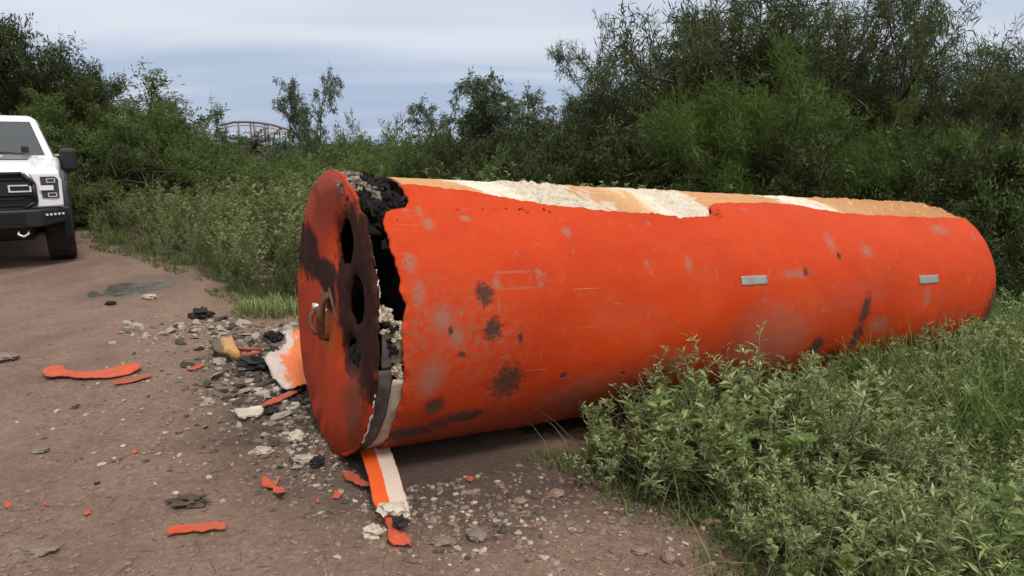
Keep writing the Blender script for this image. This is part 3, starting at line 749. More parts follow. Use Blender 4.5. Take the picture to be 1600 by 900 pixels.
# reflective stickers: thin curved patches on the skin
def sticker(s0, s1, t0, t1, mat, lift=0.003):
    V = []; n = 6
    for i in range(9):
        for j in range(n + 1):
            s = s0 + (s1 - s0) * i / 8 + 0.003 * fbm(i * 1.7, j * 2.1, t0, 2); th = t0 + (t1 - t0) * j / n
            rr = TR + 0.004 * fbm(s * 1.6, th * 0.035, 2.0, 3) + 0.0018 * fbm(s * 7, th * 0.12, 5.0, 3)
            for (s0_, t0_, rs_, rt_, dp_) in ((1.35, 84, 0.30, 16, 0.014), (3.45, 104, 0.16, 12, 0.018), (2.9, 60, 0.35, 14, 0.008), (0.62, 112, 0.18, 12, 0.010), (4.5, 92, 0.3, 18, 0.012), (2.0, 110, 0.4, 14, 0.012)):
                d2_ = ((s - s0_) / rs_) ** 2 + ((th - t0_) / rt_) ** 2
                if d2_ < 6: rr -= dp_ * math.exp(-d2_)
            V.append(cyl(s, th, rr + lift))
    F = []
    for i in range(8):
        for j in range(n):
            a = i * (n + 1) + j; F.append((a, a + n + 1, a + n + 2, a + 1))
    o = obj('reflector_sticker', np_mesh('reflector_sticker', V, F, [mat], None, True), tank); solidify(o, 0.003, 0); return o
sticker(2.215, 2.440, 70.4, 74.8, M_TAPE); sticker(4.08, 4.345, 74.2, 79.2, M_TAPE); sticker(2.28, 2.57, 119.5, 125.0, M_TAPE2)

# ================================================================== the pickup
def car_paint(name, c, rough=0.3):
    t = NT(name); v = t.coord('Object'); n = t.noise(v, 3.5, 5, 0.6); d = t.noise(v, 30, 4, 0.7)
    z = t.sepxyz(v)[2]
    dust = t.math('MULTIPLY', t.range(z, 1.0, 0.5), t.range(n, 0.35, 0.65))
    t.base(t.mix(t.math('MULTIPLY', dust, 0.5), c, (0.30, 0.23, 0.18)), t.range(d, 0.3, 0.7, rough, rough + 0.12), 0.5)
    t.b.inputs['Coat Weight'].default_value = 0.5; t.b.inputs['Coat Roughness'].default_value = 0.08
    return t.m
P_WHITE = car_paint('white_car_paint', (0.78, 0.79, 0.80))
P_GREY = car_paint('grey_car_graphic', (0.16, 0.165, 0.175), 0.35)
P_BLACK = plain('black_trim_plastic', (0.014, 0.014, 0.015), 0.5, 0.4, 0, 0.3, 20)
P_DEEP = plain('grille_black', (0.006, 0.006, 0.007), 0.6, 0.3, 0, 0.3, 20)
P_GLASS = NT('dark_car_glass').base((0.03, 0.035, 0.038), 0.02, 0.9).m
P_LENS = NT('headlamp_lens').base((0.05, 0.052, 0.055), 0.08, 0.7).m
P_LED = plain('lamp_reflector', (0.75, 0.76, 0.78), 0.15, 0.6, 0.3, 0.1, 30)
P_TYRE = plain('dusty_tyre_rubber', (0.030, 0.025, 0.022), 0.85, 0.25, 0, 0.4, 12, 0.4, 50, 0.01)
P_RIM = plain('dark_alloy', (0.05, 0.05, 0.052), 0.35, 0.5, 0.7, 0.2, 20)
P_PLATE = plain('number_plate', (0.70, 0.70, 0.66), 0.5, 0.4, 0, 0.1, 10)
P_RED = plain('red_tow_hook', (0.30, 0.03, 0.025), 0.5, 0.4, 0, 0.2, 10)

PH = R_(33)
wc = ground_at(92, 404)
troot = wc - Vector((math.cos(PH), math.sin(PH), 0)) * 0.83
troot.z = tz(wc.x, wc.y)
truck = empty('pickup_truck', troot, PH)
tag(truck, 'white pickup truck with black grille facing the camera, cut by the left edge', 'pickup truck')
WB = 3.68
# side profile, read from nose to tail along the bottom and back over the top
def arch_pts(cy):
    r, cz, z0 = 0.55, 0.46, 0.60; a0 = math.asin((z0 - cz) / r); out = []
    for k in range(13):
        a = math.pi - a0 - (math.pi - 2 * a0) * k / 12; out.append((cy + r * math.cos(a), cz + r * math.sin(a)))
    return out
prof = [(-0.76, 0.60)] + arch_pts(0.0) + [(0.9, 0.56), (2.6, 0.56)] + arch_pts(WB) + [(4.85, 0.66), (4.92, 1.36), (4.85, 1.40), (2.95, 1.40), (0.80, 1.40), (0.2, 1.36), (-0.55, 1.27), (-0.78, 1.19)]
body = obj('body', prism_mesh('body', prof, -0.985, 0.985, P_WHITE), truck); bevel(body, 0.07, 3)
# raised bonnet centre
V = []; F = []
rows = [(-0.80, 0.62, 1.225), (-0.70, 0.66, 1.30), (-0.3, 0.68, 1.355), (0.3, 0.70, 1.405), (0.86, 0.74, 1.435)]
for y, w, z in rows:
    V += [(-w - 0.07, y, z - 0.10), (-w, y, z - 0.012), (-w * 0.5, y, z), (w * 0.5, y, z), (w, y, z - 0.012), (w + 0.07, y, z - 0.10)]
for i in range(len(rows) - 1):
    for j in range(5): F.append((i * 6 + j, i * 6 + j + 1, i * 6 + 7 + j, i * 6 + 6 + j))
F.append((0, 1, 2, 3, 4, 5))
hood = obj('bonnet', py_mesh('bonnet', V, F, P_WHITE, True), truck)
m = hood.modifiers.new('es', 'EDGE_SPLIT'); m.split_angle = R_(35)
for sx in (-1, 1):      # grey graphic panels and black vents let into the bonnet
    V = [(sx * 0.32, -0.10, 1.387), (sx * 0.64, -0.02, 1.379), (sx * 0.67, 0.62, 1.424), (sx * 0.36, 0.70, 1.437)]
    o = obj('bonnet_graphic', py_mesh('bonnet_graphic', V, [(0, 1, 2, 3) if sx > 0 else (3, 2, 1, 0)], P_GREY), hood); solidify(o, 0.006, 0)
V = [(-0.24, 0.05, 1.398), (0.20, 0.05, 1.398), (0.22, 0.55, 1.434), (-0.24, 0.55, 1.434)]
o = obj('bonnet_vent', py_mesh('bonnet_vent', V, [(0, 1, 2, 3)], P_BLACK), hood); solidify(o, 0.02, 0)
# cab
def loft_rect(name, secs, mat):
    V = []; F = []
    for (z, x, y0, y1) in secs: V += [(-x, y0, z), (x, y0, z), (x, y1, z), (-x, y1, z)]
    for i in range(len(secs) - 1):
        for k in range(4): F.append((i * 4 + k, i * 4 + (k + 1) % 4, i * 4 + 4 + (k + 1) % 4, i * 4 + 4 + k))
    F += [(3, 2, 1, 0), tuple(range(len(V) - 4, len(V)))]
    me = py_mesh(name, V, F, mat); fix_normals(me); return me
cab = obj('cab', loft_rect('cab', [(1.36, 0.93, 0.72, 3.0), (1.95, 0.735, 1.62, 2.80), (2.01, 0.67, 1.80, 2.72)], P_WHITE), truck); bevel(cab, 0.06, 3)
def pane(name, pts, parent=cab, mat=P_GLASS, t=0.008):
    o = obj(name, py_mesh(name, pts, [tuple(range(len(pts)))], mat), parent); solidify(o, t, 0); return o
def wsp(x, f):      # a point on the windscreen slope
    y = 0.72 + 0.90 * f; z = 1.36 + 0.59 * f; hw = 0.93 - 0.195 * f
    n = Vector((0, -0.59, 0.90)).normalized() * 0.006
    return Vector((x * hw, y, z)) + n
ws = pane('windscreen', [wsp(-0.90, 0.10), wsp(0.90, 0.10), wsp(0.89, 0.93), wsp(-0.89, 0.93)])
for x0, x1 in ((-0.55, 0.10), (0.02, 0.62)):
    obj('wiper', tube_mesh('wiper', [wsp(x0, 0.20) + Vector((0, -0.01, 0.02)), wsp(x1, 0.09) + Vector((0, -0.01, 0.02))], 0.011, P_BLACK, 6), ws)
obj('dash_sensor', box_mesh('dash_sensor', wsp(0.66, 0.20) + Vector((0, -0.02, 0.02)), (0.09, 0.05, 0.09), P_BLACK), ws)
for sx in (-1, 1):
    def sp(f, y): return (sx * (0.93 - 0.195 * f + 0.006), y, 1.36 + 0.59 * f)
    pane('side_window', [sp(0.12, 1.05), sp(0.12, 1.95), sp(0.85, 1.95), sp(0.85, 1.68)][::sx], cab)
    pane('side_window', [sp(0.12, 2.02), sp(0.12, 2.85), sp(0.85, 2.72), sp(0.85, 2.02)][::sx], cab)
    # door mirror: arm and housing
    mr = obj('door_mirror', box_mesh('door_mirror', (sx * 1.10, 0.98, 1.35), (0.22, 0.14, 0.34), P_BLACK), truck); bevel(mr, 0.05, 3)
    obj('mirror_arm', box_mesh('mirror_arm', (sx * 0.97, 1.02, 1.36), (0.16, 0.07, 0.10), P_BLACK), mr)
# grille, with chamfered corners, in a black surround
def front_poly(name, pts, y0, y1, mat, parent):
    return obj(name, prism_mesh(name, pts, y0, y1, mat, axis='y'), parent)
gp = [(-0.56, 0.775), (0.56, 0.775), (0.70, 0.86), (0.70, 1.08), (0.60, 1.215), (-0.60, 1.215), (-0.70, 1.08), (-0.70, 0.86)]
grille = front_poly('grille', gp, -0.87, -0.76, P_DEEP, truck); bevel(grille, 0.02, 2)
fr = [(a * 1.0, b) for a, b in gp]
for i in range(len(gp)):
    a = Vector((gp[i][0], -0.875, gp[i][1])); b = Vector((gp[(i + 1) % len(gp)][0], -0.875, gp[(i + 1) % len(gp)][1]))
    obj('grille_frame', tube_mesh('grille_frame', [a, b], 0.026, P_BLACK, 6), grille)
for k in range(5):
    z = 0.83 + k * 0.08
    obj('grille_bar', box_mesh('grille_bar', (0, -0.874, z), (1.18, 0.02, 0.018), P_BLACK), grille)
obj('grille_bar', box_mesh('grille_bar', (0, -0.884, 1.03), (1.34, 0.03, 0.16), P_BLACK), grille)
# the wide outlined letter on the grille
for (x0, z0, x1, z1) in [(0.33, 0.990, 0.565, 1.006), (0.33, 1.064, 0.535, 1.080), (0.33, 1.006, 0.350, 1.064), (0.545, 1.006, 0.565, 1.064)]:
    obj('grille_letter', box_mesh('grille_letter', ((x0 + x1) / 2 + 0.11, -0.905, (z0 + z1) / 2), (x1 - x0, 0.016, z1 - z0), P_LED), grille)
# headlamps: white clamp-shaped surround, dark lens, lamp units
for sx in (-1, 1):
    hb = [(sx * 0.70, 0.79), (sx * 0.99, 0.80), (sx * 1.0, 1.12), (sx * 0.96, 1.22), (sx * 0.66, 1.225), (sx * 0.725, 1.08), (sx * 0.725, 0.86)]
    hl = front_poly('headlamp', hb, -0.86, -0.70, P_WHITE, truck); bevel(hl, 0.015, 2)
    lp = [(sx * 0.775, 0.905), (sx * 0.955, 0.905), (sx * 0.965, 1.14), (sx * 0.93, 1.175), (sx * 0.775, 1.175)]
    lens = front_poly('lens', lp, -0.872, -0.84, P_LENS, hl)
    obj('lamp_clamp', box_mesh('lamp_clamp', (sx * 0.83, -0.884, 1.035), (0.15, 0.02, 0.06), P_WHITE), hl)
    for z in (1.125, 0.945):
        for dz in (-0.022, 0.022):
            obj('lamp_unit', box_mesh('lamp_unit', (sx * 0.885, -0.880, z + dz), (0.085, 0.012, 0.008), P_LED), hl)
        for dx in (-0.042, 0.042):
            obj('lamp_unit', box_mesh('lamp_unit', (sx * (0.885 + dx), -0.880, z), (0.010, 0.012, 0.05), P_LED), hl)
# bumper
bt = [(-1.03, -0.60), (-1.03, -0.78), (-0.74, -0.97), (0.74, -0.97), (1.03, -0.78), (1.03, -0.60)]
V = [(x, y, 0.545 if abs(x) < 0.8 else 0.60) for x, y in bt] + [(x, y, 0.775) for x, y in bt]; n = 6
F = [tuple(range(n))[::-1], tuple(range(n, 2 * n))] + [(i, (i + 1) % n, n + (i + 1) % n, n + i) for i in range(n)]
me = py_mesh('front_bumper', V, F, P_BLACK); fix_normals(me)
bump_o = obj('front_bumper', me, truck); bevel(bump_o, 0.025, 2)
obj('bumper_recess', box_mesh('bumper_recess', (0.35, -0.972, 0.665), (0.45, 0.02, 0.13), P_DEEP), bump_o)
obj('number_plate', box_mesh('number_plate', (0.03, -0.985, 0.68), (0.31, 0.012, 0.17), P_PLATE), bump_o)
for sx in (-1, 1):
    for k in range(5):
        f = k / 4; x = 0.80 + 0.17 * f; y = -0.97 + (x - 0.74) * 0.19 / 0.29
        obj('fog_lamp', box_mesh('fog_lamp', (sx * x, y - 0.008, 0.70), (0.026, 0.02, 0.026), P_LED), bump_o)
skid = obj('skid_plate', prism_mesh('skid_plate', [(-0.90, 0.55), (-0.62, 0.36), (-0.4, 0.34), (-0.4, 0.56)], -0.62, 0.62, P_BLACK), truck)
obj('chassis', box_mesh('chassis', (0, 2.0, 0.50), (1.3, 4.9, 0.22), P_DEEP), truck)
obj('front_axle', tube_mesh('front_axle', [(-0.8, 0, 0.44), (0.8, 0, 0.44)], 0.06, P_DEEP, 10), truck)
for sx in (-1, 1):
    obj('tow_hook', tube_mesh('tow_hook', [(sx * 0.48, -0.90, 0.50), (sx * 0.48, -0.97, 0.47), (sx * 0.53, -0.98, 0.44), (sx * 0.58, -0.93, 0.47), (sx * 0.58, -0.88, 0.50)], 0.014, P_LED if sx > 0 else P_RED, 8), bump_o)
# fender flares and wheels
def wheel(x, y):
    w = empty('wheel'); w.parent = truck; w.location = (x, y, 0.44)
    prof = [(0.255, -0.15), (0.40, -0.162), (0.43, -0.145), (0.44, -0.12), (0.44, 0.12), (0.43, 0.145), (0.40, 0.162), (0.255, 0.15)]
    N = 48; V = []; F = []
    for k in range(N):
        a = 2 * math.pi * k / N
        for r, t in prof:
            rr = r + (0.010 if (k % 2 and r > 0.425) else 0); V.append((t, rr * math.cos(a), rr * math.sin(a)))
    m_ = len(prof)
    for k in range(N):
        for j in range(m_ - 1):
            a = k * m_ + j; b = ((k + 1) % N) * m_ + j; F.append((a, b, b + 1, a + 1))
    obj('tyre', py_mesh('tyre', V, F, P_TYRE), w)
    V = []; F = []; pr = [(0.265, 0.15), (0.25, 0.13), (0.23, 0.06), (0.09, 0.085), (0.02, 0.09)]
    sg = 1 if x > 0 else -1
    for k in range(N):
        a = 2 * math.pi * k / N
        for q, (r, t) in enumerate(pr):
            t2 = t + (0.03 if (q == 2 and (k // 4) % 2) else 0); V.append((sg * t2, r * math.cos(a), r * math.sin(a)))
    for k in range(N):
        for j in range(4):
            a = k * 5 + j; b = ((k + 1) % N) * 5 + j; F.append((a, b, b + 1, a + 1))
    obj('rim', py_mesh('rim', V, F, P_RIM, True), w)
for y in (0.0, WB):
    for sx in (-1, 1):
        wheel(sx * 0.895, y)
        V = []; F = []
        for k in range(15):
            a = R_(-8) + R_(196) * k / 14
            for r, x in [(0.545, 0.95), (0.545, 1.045), (0.60, 1.04), (0.64, 0.975)]: V.append((sx * x, y - r * math.cos(a), 0.46 + r * math.sin(a)))
        for k in range(14):
            for j in range(3): F.append((k * 4 + j, k * 4 + j + 1, k * 4 + 5 + j, k * 4 + 4 + j))
        obj('fender_flare', py_mesh('fender_flare', V, F, P_BLACK, True), truck)

# ================================================================== debris on the dirt
def ground_sheet(name, outline, mat, lift=0.012, thick=0.007, curl=0.03, seed=1, parent=None):
    """a flat scrap: outline given where it meets the ground; filled, buckled and given thickness"""
    pts = [ground_at(x, y) for x, y in outline]
    c = sum(pts, Vector()) / len(pts)
    bm = bmesh.new()
    dense = []
    for a, b in zip(pts, pts[1:] + pts[:1]):
        n = max(1, int((b - a).length / 0.010))
        for k in range(n):
            p = a.lerp(b, k / n); dense.append(p - c)
    vs = [bm.verts.new((p.x + 0.012 * fbm(p.x * 34, p.y * 34, seed, 4), p.y + 0.012 * fbm(p.y * 34, p.x * 34, seed + 3, 4), 0)) for p in dense]
    es = [bm.edges.new((a, b)) for a, b in zip(vs, vs[1:] + vs[:1])]
    bmesh.ops.triangle_fill(bm, use_beauty=True, edges=es)
    bmesh.ops.subdivide_edges(bm, edges=[e for e in bm.edges if e.calc_length() > 0.06], cuts=1)
    bmesh.ops.triangulate(bm, faces=bm.faces)
    L = max((p - c).length for p in pts)
    for v in bm.verts:
        g = tz(v.co.x + c.x, v.co.y + c.y) - c.z
        r = math.hypot(v.co.x, v.co.y) / max(L, 1e-4)
        v.co.z = max(g + lift * 0.6, g * 0.5 + lift + curl * (r * r) * (0.4 + fbm(v.co.x * 6, v.co.y * 6, seed, 2)))
    bmesh.ops.recalc_face_normals(bm, faces=bm.faces)
    me = bpy.data.meshes.new(name); bm.to_mesh(me); bm.free(); me.materials.append(mat)
    o = obj(name, me, parent); o.location = c; solidify(o, thick * 0.6, 0); return o

o = ground_sheet('paint_strip', [(66, 590), (72, 583), (98, 579), (105, 584), (125, 586), (160, 582), (205, 574), (221, 576), (221, 581), (200, 588), (170, 594), (125, 596), (95, 593), (75, 596)], M_CHIP, 0.022, 0.009, 0.03, 2)
tag(o, 'longest flat orange skin strip lying on the open dirt, far left', 'scrap strip')
o = ground_sheet('paint_strip', [(178, 600), (200, 594), (236, 589), (237, 592), (205, 600), (180, 604)], M_CHIP2, 0.012, 0.006, 0.02, 3)
tag(o, 'thin dull red sliver just below the longest orange strip', 'scrap strip')
o = ground_sheet('paint_strip', [(261, 836), (268, 829), (300, 825), (350, 823), (351, 832), (320, 835), (285, 837), (262, 842)], M_CHIP, 0.016, 0.008, 0.03, 4)
tag(o, 'narrow orange strip alone on the dirt near the bottom edge', 'scrap strip')
o = ground_sheet('paint_strip', [(409, 758), (416, 756), (427, 763), (433, 755), (438, 754), (431, 766), (444, 770), (447, 783), (440, 787), (430, 778), (425, 769), (412, 767)], M_CHIP, 0.02, 0.008, 0.05, 5)
tag(o, 'bow shaped orange scrap twisted in the middle, left of the hanging flap', 'scrap strip')
o = ground_sheet('paint_strip', [(535, 744), (548, 742), (580, 764), (578, 772), (556, 762), (537, 752)], M_CHIP2, 0.02, 0.008, 0.03, 6)
tag(o, 'short orange red sliver tucked beside the hanging flap', 'scrap strip')
o = ground_sheet('paint_strip', [(408, 640), (430, 628), (452, 620), (470, 611), (472, 616), (450, 628), (428, 638), (412, 645)], M_CHIP2, 0.03, 0.008, 0.03, 7)
tag(o, 'thin red rod like sliver poking out from under the tank end', 'scrap strip')
o = ground_sheet('paint_strip', [(292, 580), (305, 574), (318, 571), (320, 574), (300, 582)], M_CHIP2, 0.012, 0.006, 0.01, 8)
tag(o, 'tiny red brown sliver in the foam rubble, left of the scorched curl', 'scrap strip')
for i, (x, y, r, lab) in enumerate([(12, 793, 5, 'tiny orange paint chip near the left edge of the dirt'), (136, 804, 6, 'small orange paint chip on the lower left dirt'), (211, 708, 4, 'orange paint speck on the dirt below the longest strip'),
                               (527, 777, 7, 'rounded orange paint chip just left of the hanging flap'), (497, 786, 4, 'small orange crumb left of the rounded paint chip'), (735, 752, 4, 'faint orange crumb on dark dirt under the tank belly'),
                               (72, 790, 4, 'faded pink paint speck on the lower left dirt')]):
    o = ground_sheet('paint_chip', [(x - r, y), (x - r * 0.4, y - r * 0.7), (x + r * 0.7, y - r * 0.6), (x + r, y + r * 0.1), (x + r * 0.2, y + r * 0.7), (x - r * 0.7, y + r * 0.5)], M_CHIP, 0.008, 0.006, 0.01, 20 + i)
    tag(o, lab, 'paint chip', 'loose orange paint chips')

# the flap of peeled skin that hangs from the tank and lies out on the dirt
def ribbon(name, L, Rr, mat, thick, parent=None, nx=10, seed=1, amp=0.006, flip=False):
    """L, Rr: left and right edge points (lists of Vectors) from root to tip"""
    c = L[0].copy(); V = []; ST = []
    def res(P, n):
        out = []
        for k in range(n + 1):
            t = k / n * (len(P) - 1); i = min(int(t), len(P) - 2); f = t - i
            p0, p1, p2, p3 = P[max(i - 1, 0)], P[i], P[i + 1], P[min(i + 2, len(P) - 1)]
            out.append(0.5 * ((2 * p1) + (p2 - p0) * f + (2 * p0 - 5 * p1 + 4 * p2 - p3) * f * f + (3 * p1 - p0 - 3 * p2 + p3) * f ** 3))
        return out
    n = 6 * (len(L) - 1); A = res(L, n); B = res(Rr, n)
    for i in range(n + 1):
        w = B[i] - A[i]
        e0 = 0.02 * fbm(i * 0.5, 1.3, seed, 3); e1 = 0.03 * fbm(i * 0.5, 7.3, seed, 3)
        for j in range(nx + 1):
            f = e0 + (1 + e1 - e0) * j / nx
            p = A[i] + w * f - c
            p.z += amp * fbm(i * 0.35, j * 0.4, seed, 3)
            V.append(p); ST.append(((1 - j / nx) if flip else j / nx, i / n * (len(L) - 1) * 0.5, 0))
    F = [(i * (nx + 1) + j, i * (nx + 1) + j + 1, (i + 1) * (nx + 1) + j + 1, (i + 1) * (nx + 1) + j) for i in range(n) for j in range(nx)]
    o = obj(name, np_mesh(name, V, F, [mat], {'st': ('FLOAT_VECTOR', ST)}, True), parent); o.location = c; solidify(o, thick, 0); return o
def gl(x, y, z): # a point z metres above where that spot meets the ground
    g = ground_at(x, y); return Vector((g.x, g.y, g.z + z))
def up_at(x, y, z):  # a point seen there that is z metres above level ground
    d = ray_dir(x, y); t = (z - CAM_H) / d.z; return Vector((0, 0, CAM_H)) + d * t
fl = ribbon('skin_flap', [up_at(561, 699, 0.085), up_at(571, 730, 0.085), up_at(578, 757, 0.075), up_at(584, 786, 0.055), up_at(594, 800, 0.035)],
            [up_at(607, 697, 0.085), up_at(617, 722, 0.090), up_at(626, 750, 0.080), up_at(635, 780, 0.055), up_at(640, 800, 0.04)], M_FLAP, 0.008, None, 12, 3)
tag(fl, 'orange and white band of skin hanging from the tank onto the dirt', 'skin flap')
tip = ribbon('flap_tip', [up_at(586, 790, 0.05), up_at(598, 808, 0.03), up_at(606, 826, 0.02), up_at(606, 845, 0.02), up_at(622, 852, 0.014)],
             [up_at(637, 786, 0.05), up_at(632, 806, 0.035), up_at(622, 822, 0.05), up_at(634, 832, 0.03), up_at(643, 851, 0.02)], M_CHIP, 0.006, fl, 8, 6, 0.012)
tip.location = tip.location - fl.location
for i, (x, y, z, m_) in enumerate([(607, 796, 0.042, M_WHITE), (622, 797, 0.035, M_WHITE), (625, 815, 0.035, M_COAL), (634, 806, 0.022, M_LINER)]):
    o = obj('foam_knob', lump_mesh('foam_knob', 80 + i, (z, z * 0.9, z * 0.55), m_, 2, 0.7), fl); o.location = up_at(x, y, 0.065) - fl.location

# torn orange sheet lying against the far side of the end plate
sh = ribbon('torn_sheet', [up_at(441, 517, 0.10), up_at(447, 530, 0.14), up_at(436, 548, 0.12), up_at(414, 556, 0.09), up_at(424, 585, 0.06), up_at(443, 607, 0.03)],
            [up_at(485, 515, 0.16), up_at(488, 532, 0.18), up_at(490, 550, 0.17), up_at(492, 566, 0.15), up_at(492, 585, 0.12), up_at(488, 600, 0.08)][::1], M_SHEET, 0.006, None, 14, 9, 0.03, True)
tag(sh, 'torn orange and white sheet of skin lying behind the tank end', 'torn sheet')
# scorched tan curl
cu = ribbon('curled_skin', [up_at(330, 533, 0.06), up_at(334, 545, 0.10), up_at(345, 556, 0.05), up_at(352, 562, 0.012)], [up_at(362, 525, 0.07), up_at(368, 540, 0.11), up_at(376, 555, 0.06), up_at(372, 563, 0.012)], M_CURL, 0.008, None, 10, 12, 0.02)
tag(cu, 'curled scorched tan piece of skin standing in the foam rubble', 'curled skin')
def rod(name, pts, r, mat, lab):
    P = [up_at(*p) for p in pts]; c = P[0].copy()
    o = obj(name, tube_mesh(name, [p - c for p in P], r, mat, 8), None); o.location = c; tag(o, lab, 'rod'); return o
rod('bent_rod', [(364, 545, 0.05), (385, 545, 0.07), (408, 546, 0.05)], [0.013, 0.015, 0.012], M_CHIP2, 'upper of two red rods between the tan curl and torn sheet')
rod('bent_rod', [(370, 561, 0.015), (388, 554, 0.05), (406, 551, 0.05)], [0.012, 0.017, 0.014], M_CHIP2, 'lower bent red rod between the tan curl and torn sheet')

# lumps one can single out
def lump(name, px, py, size, mat, lab, cat, seed, amp=0.6, sub=3, sink=0.25, rz=0.0, group=None):
    o = obj(name, lump_mesh(name, seed, size, mat, sub, amp)); g = ground_at(px, py)
    o.location = (g.x, g.y, g.z + size[2] * (1 - sink)); o.rotation_euler = (0, 0, rz); tag(o, lab, cat, group); return o
lump('burnt_lump', 315, 497, (0.085, 0.06, 0.05), M_COAL, 'black burnt lump at the far end of the rubble, near the puddle', 'burnt lump', 101, 0.9)
lump('burnt_lump', 408, 577, (0.15, 0.08, 0.05), M_COAL, 'largest black burnt lump beside the torn sheet', 'burnt lump', 102, 0.8)
lump('burnt_lump', 467, 612, (0.05, 0.045, 0.04), M_COAL, 'black burnt lump under the lower edge of the torn sheet', 'burnt lump', 103, 0.8)
lump('burnt_lump', 496, 729, (0.032, 0.03, 0.03), M_COAL, 'small black cinder among pale stones by the plate foot', 'burnt lump', 104, 0.6)
lump('burnt_lump', 424, 647, (0.04, 0.03, 0.022), M_COAL, 'black cinder touching the flat white foam chunk', 'burnt lump', 105, 0.6)
lump('burnt_lump', 428, 534, (0.06, 0.05, 0.05), M_COAL, 'black burnt lump at the left corner of the torn sheet', 'burnt lump', 106, 0.8)
lump('burnt_lump', 295, 789, (0.075, 0.035, 0.022), M_BARK, 'dark shredded fibrous lump alone above the narrow orange strip', 'burnt lump', 107, 1.2)
o = ground_sheet('foam_chunk', [(365, 648), (392, 644), (410, 640), (413, 648), (404, 656), (391, 654), (384, 660), (374, 658)], M_WHITE, 0.02, 0.02, 0.02, 31); tag(o, 'brightest flat white foam chunk lying left of the tank end', 'foam chunk')
lump('foam_chunk', 582, 838, (0.036, 0.03, 0.028), M_WHITE, 'cream foam chunk beside the tip of the hanging flap', 'foam chunk', 111, 0.9)
lump('stone', 464, 690, (0.042, 0.034, 0.036), M_WHITE, 'rounded cream stone close to the plate foot', 'stone', 112, 0.4)
lump('stone', 480, 721, (0.06, 0.035, 0.02), M_FRAG[0], 'flat pale stone in the pile by the plate foot', 'stone', 113, 0.5)
lump('stone', 410, 709, (0.055, 0.03, 0.02), M_FRAG[0], 'flat grey stone left of the pile by the plate foot', 'stone', 114, 0.5)
lump('stone', 62, 861, (0.06, 0.035, 0.012), M_STONE, 'thin grey slab of stone at the lower left', 'stone', 115, 0.4)
lump('stone', 63, 706, (0.045, 0.03, 0.014), M_STONE, 'dark flat stone on the left dirt below the longest strip', 'stone', 116, 0.4)
lump('stone', 8, 562, (0.09, 0.07, 0.03), M_STONE, 'smooth grey stone at the left edge', 'stone', 117, 0.3)
lump('stone', 746, 842, (0.042, 0.036, 0.024), M_STONE, 'largest rounded grey stone right of the hanging flap', 'stone', 118, 0.3)
lump('stone', 812, 786, (0.032, 0.024, 0.014), M_STONE2, 'oval reddish stone on the dirt below the tank belly', 'stone', 119, 0.3)
lump('stone', 870, 775, (0.036, 0.03, 0.018), M_STONE2, 'reddish brown stone at the edge of the weeds', 'stone', 120, 0.3)
lump('stone', 1044, 876, (0.026, 0.03, 0.02), M_STONE2, 'pinkish stone near the bottom edge under the weeds', 'stone', 121, 0.3)
lump('stone', 1000, 864, (0.034, 0.024, 0.014), M_STONE2, 'flat tan stone left of the pinkish one near the bottom edge', 'stone', 122, 0.3)
lump('stone', 234, 467, (0.075, 0.05, 0.03), M_FRAG[0], 'pale stone just below the puddle', 'stone', 123, 0.4)
lump('stone', 173, 476, (0.05, 0.04, 0.022), M_COAL, 'dark stone left of the pale stone below the puddle', 'stone', 124, 0.4)
lump('stone', 690, 850, (0.05, 0.022, 0.014), M_STONE, 'long flat grey stone between the flap tip and the largest stone', 'stone', 125, 0.5)

# foam rubble: many like pieces, a few shapes
def shard_mesh(seed, mat, flat):
    r = random.Random(seed); bm = bmesh.new(); n = r.randint(5, 8); lo = []; hi = []
    for k in range(n):
        a = 2 * math.pi * (k + r.uniform(-0.3, 0.3)) / n; rr = r.uniform(0.55, 1.1)
        lo.append(bm.verts.new((rr * math.cos(a), rr * 0.7 * math.sin(a), -flat * r.uniform(0.6, 1))))
        s = r.uniform(0.6, 1.0); hi.append(bm.verts.new((rr * s * math.cos(a + 0.1), rr * 0.7 * s * math.sin(a + 0.1), flat * r.uniform(0.2, 1.3))))
    top = bm.verts.new((r.uniform(-0.2, 0.2), r.uniform(-0.2, 0.2), flat * r.uniform(0.9, 1.6)))
    for k in range(n):
        k2 = (k + 1) % n; bm.faces.new((lo[k], lo[k2], hi[k2], hi[k])); bm.faces.new((hi[k], hi[k2], top))
    bm.faces.new(lo[::-1]); me = bpy.data.meshes.new('foam_fragment'); bm.to_mesh(me); bm.free(); me.materials.append(mat); return me
SHARDS = {q: [shard_mesh(300 + 10 * q + k, M_FRAG[q], [0.10, 0.18, 0.30, 0.13][k % 4]) for k in range(7)] for q in range(3)}
rnd = random.Random(77)
def on_tank(x, y, m=0.0):
    t = (x - TX) * AH[0] + (y - TY) * AH[1]; q = abs((x - TX) * AH[1] - (y - TY) * AH[0])
    return -0.02 - m < t < TL + 0.1 + m and q < TR * 0.86 + m
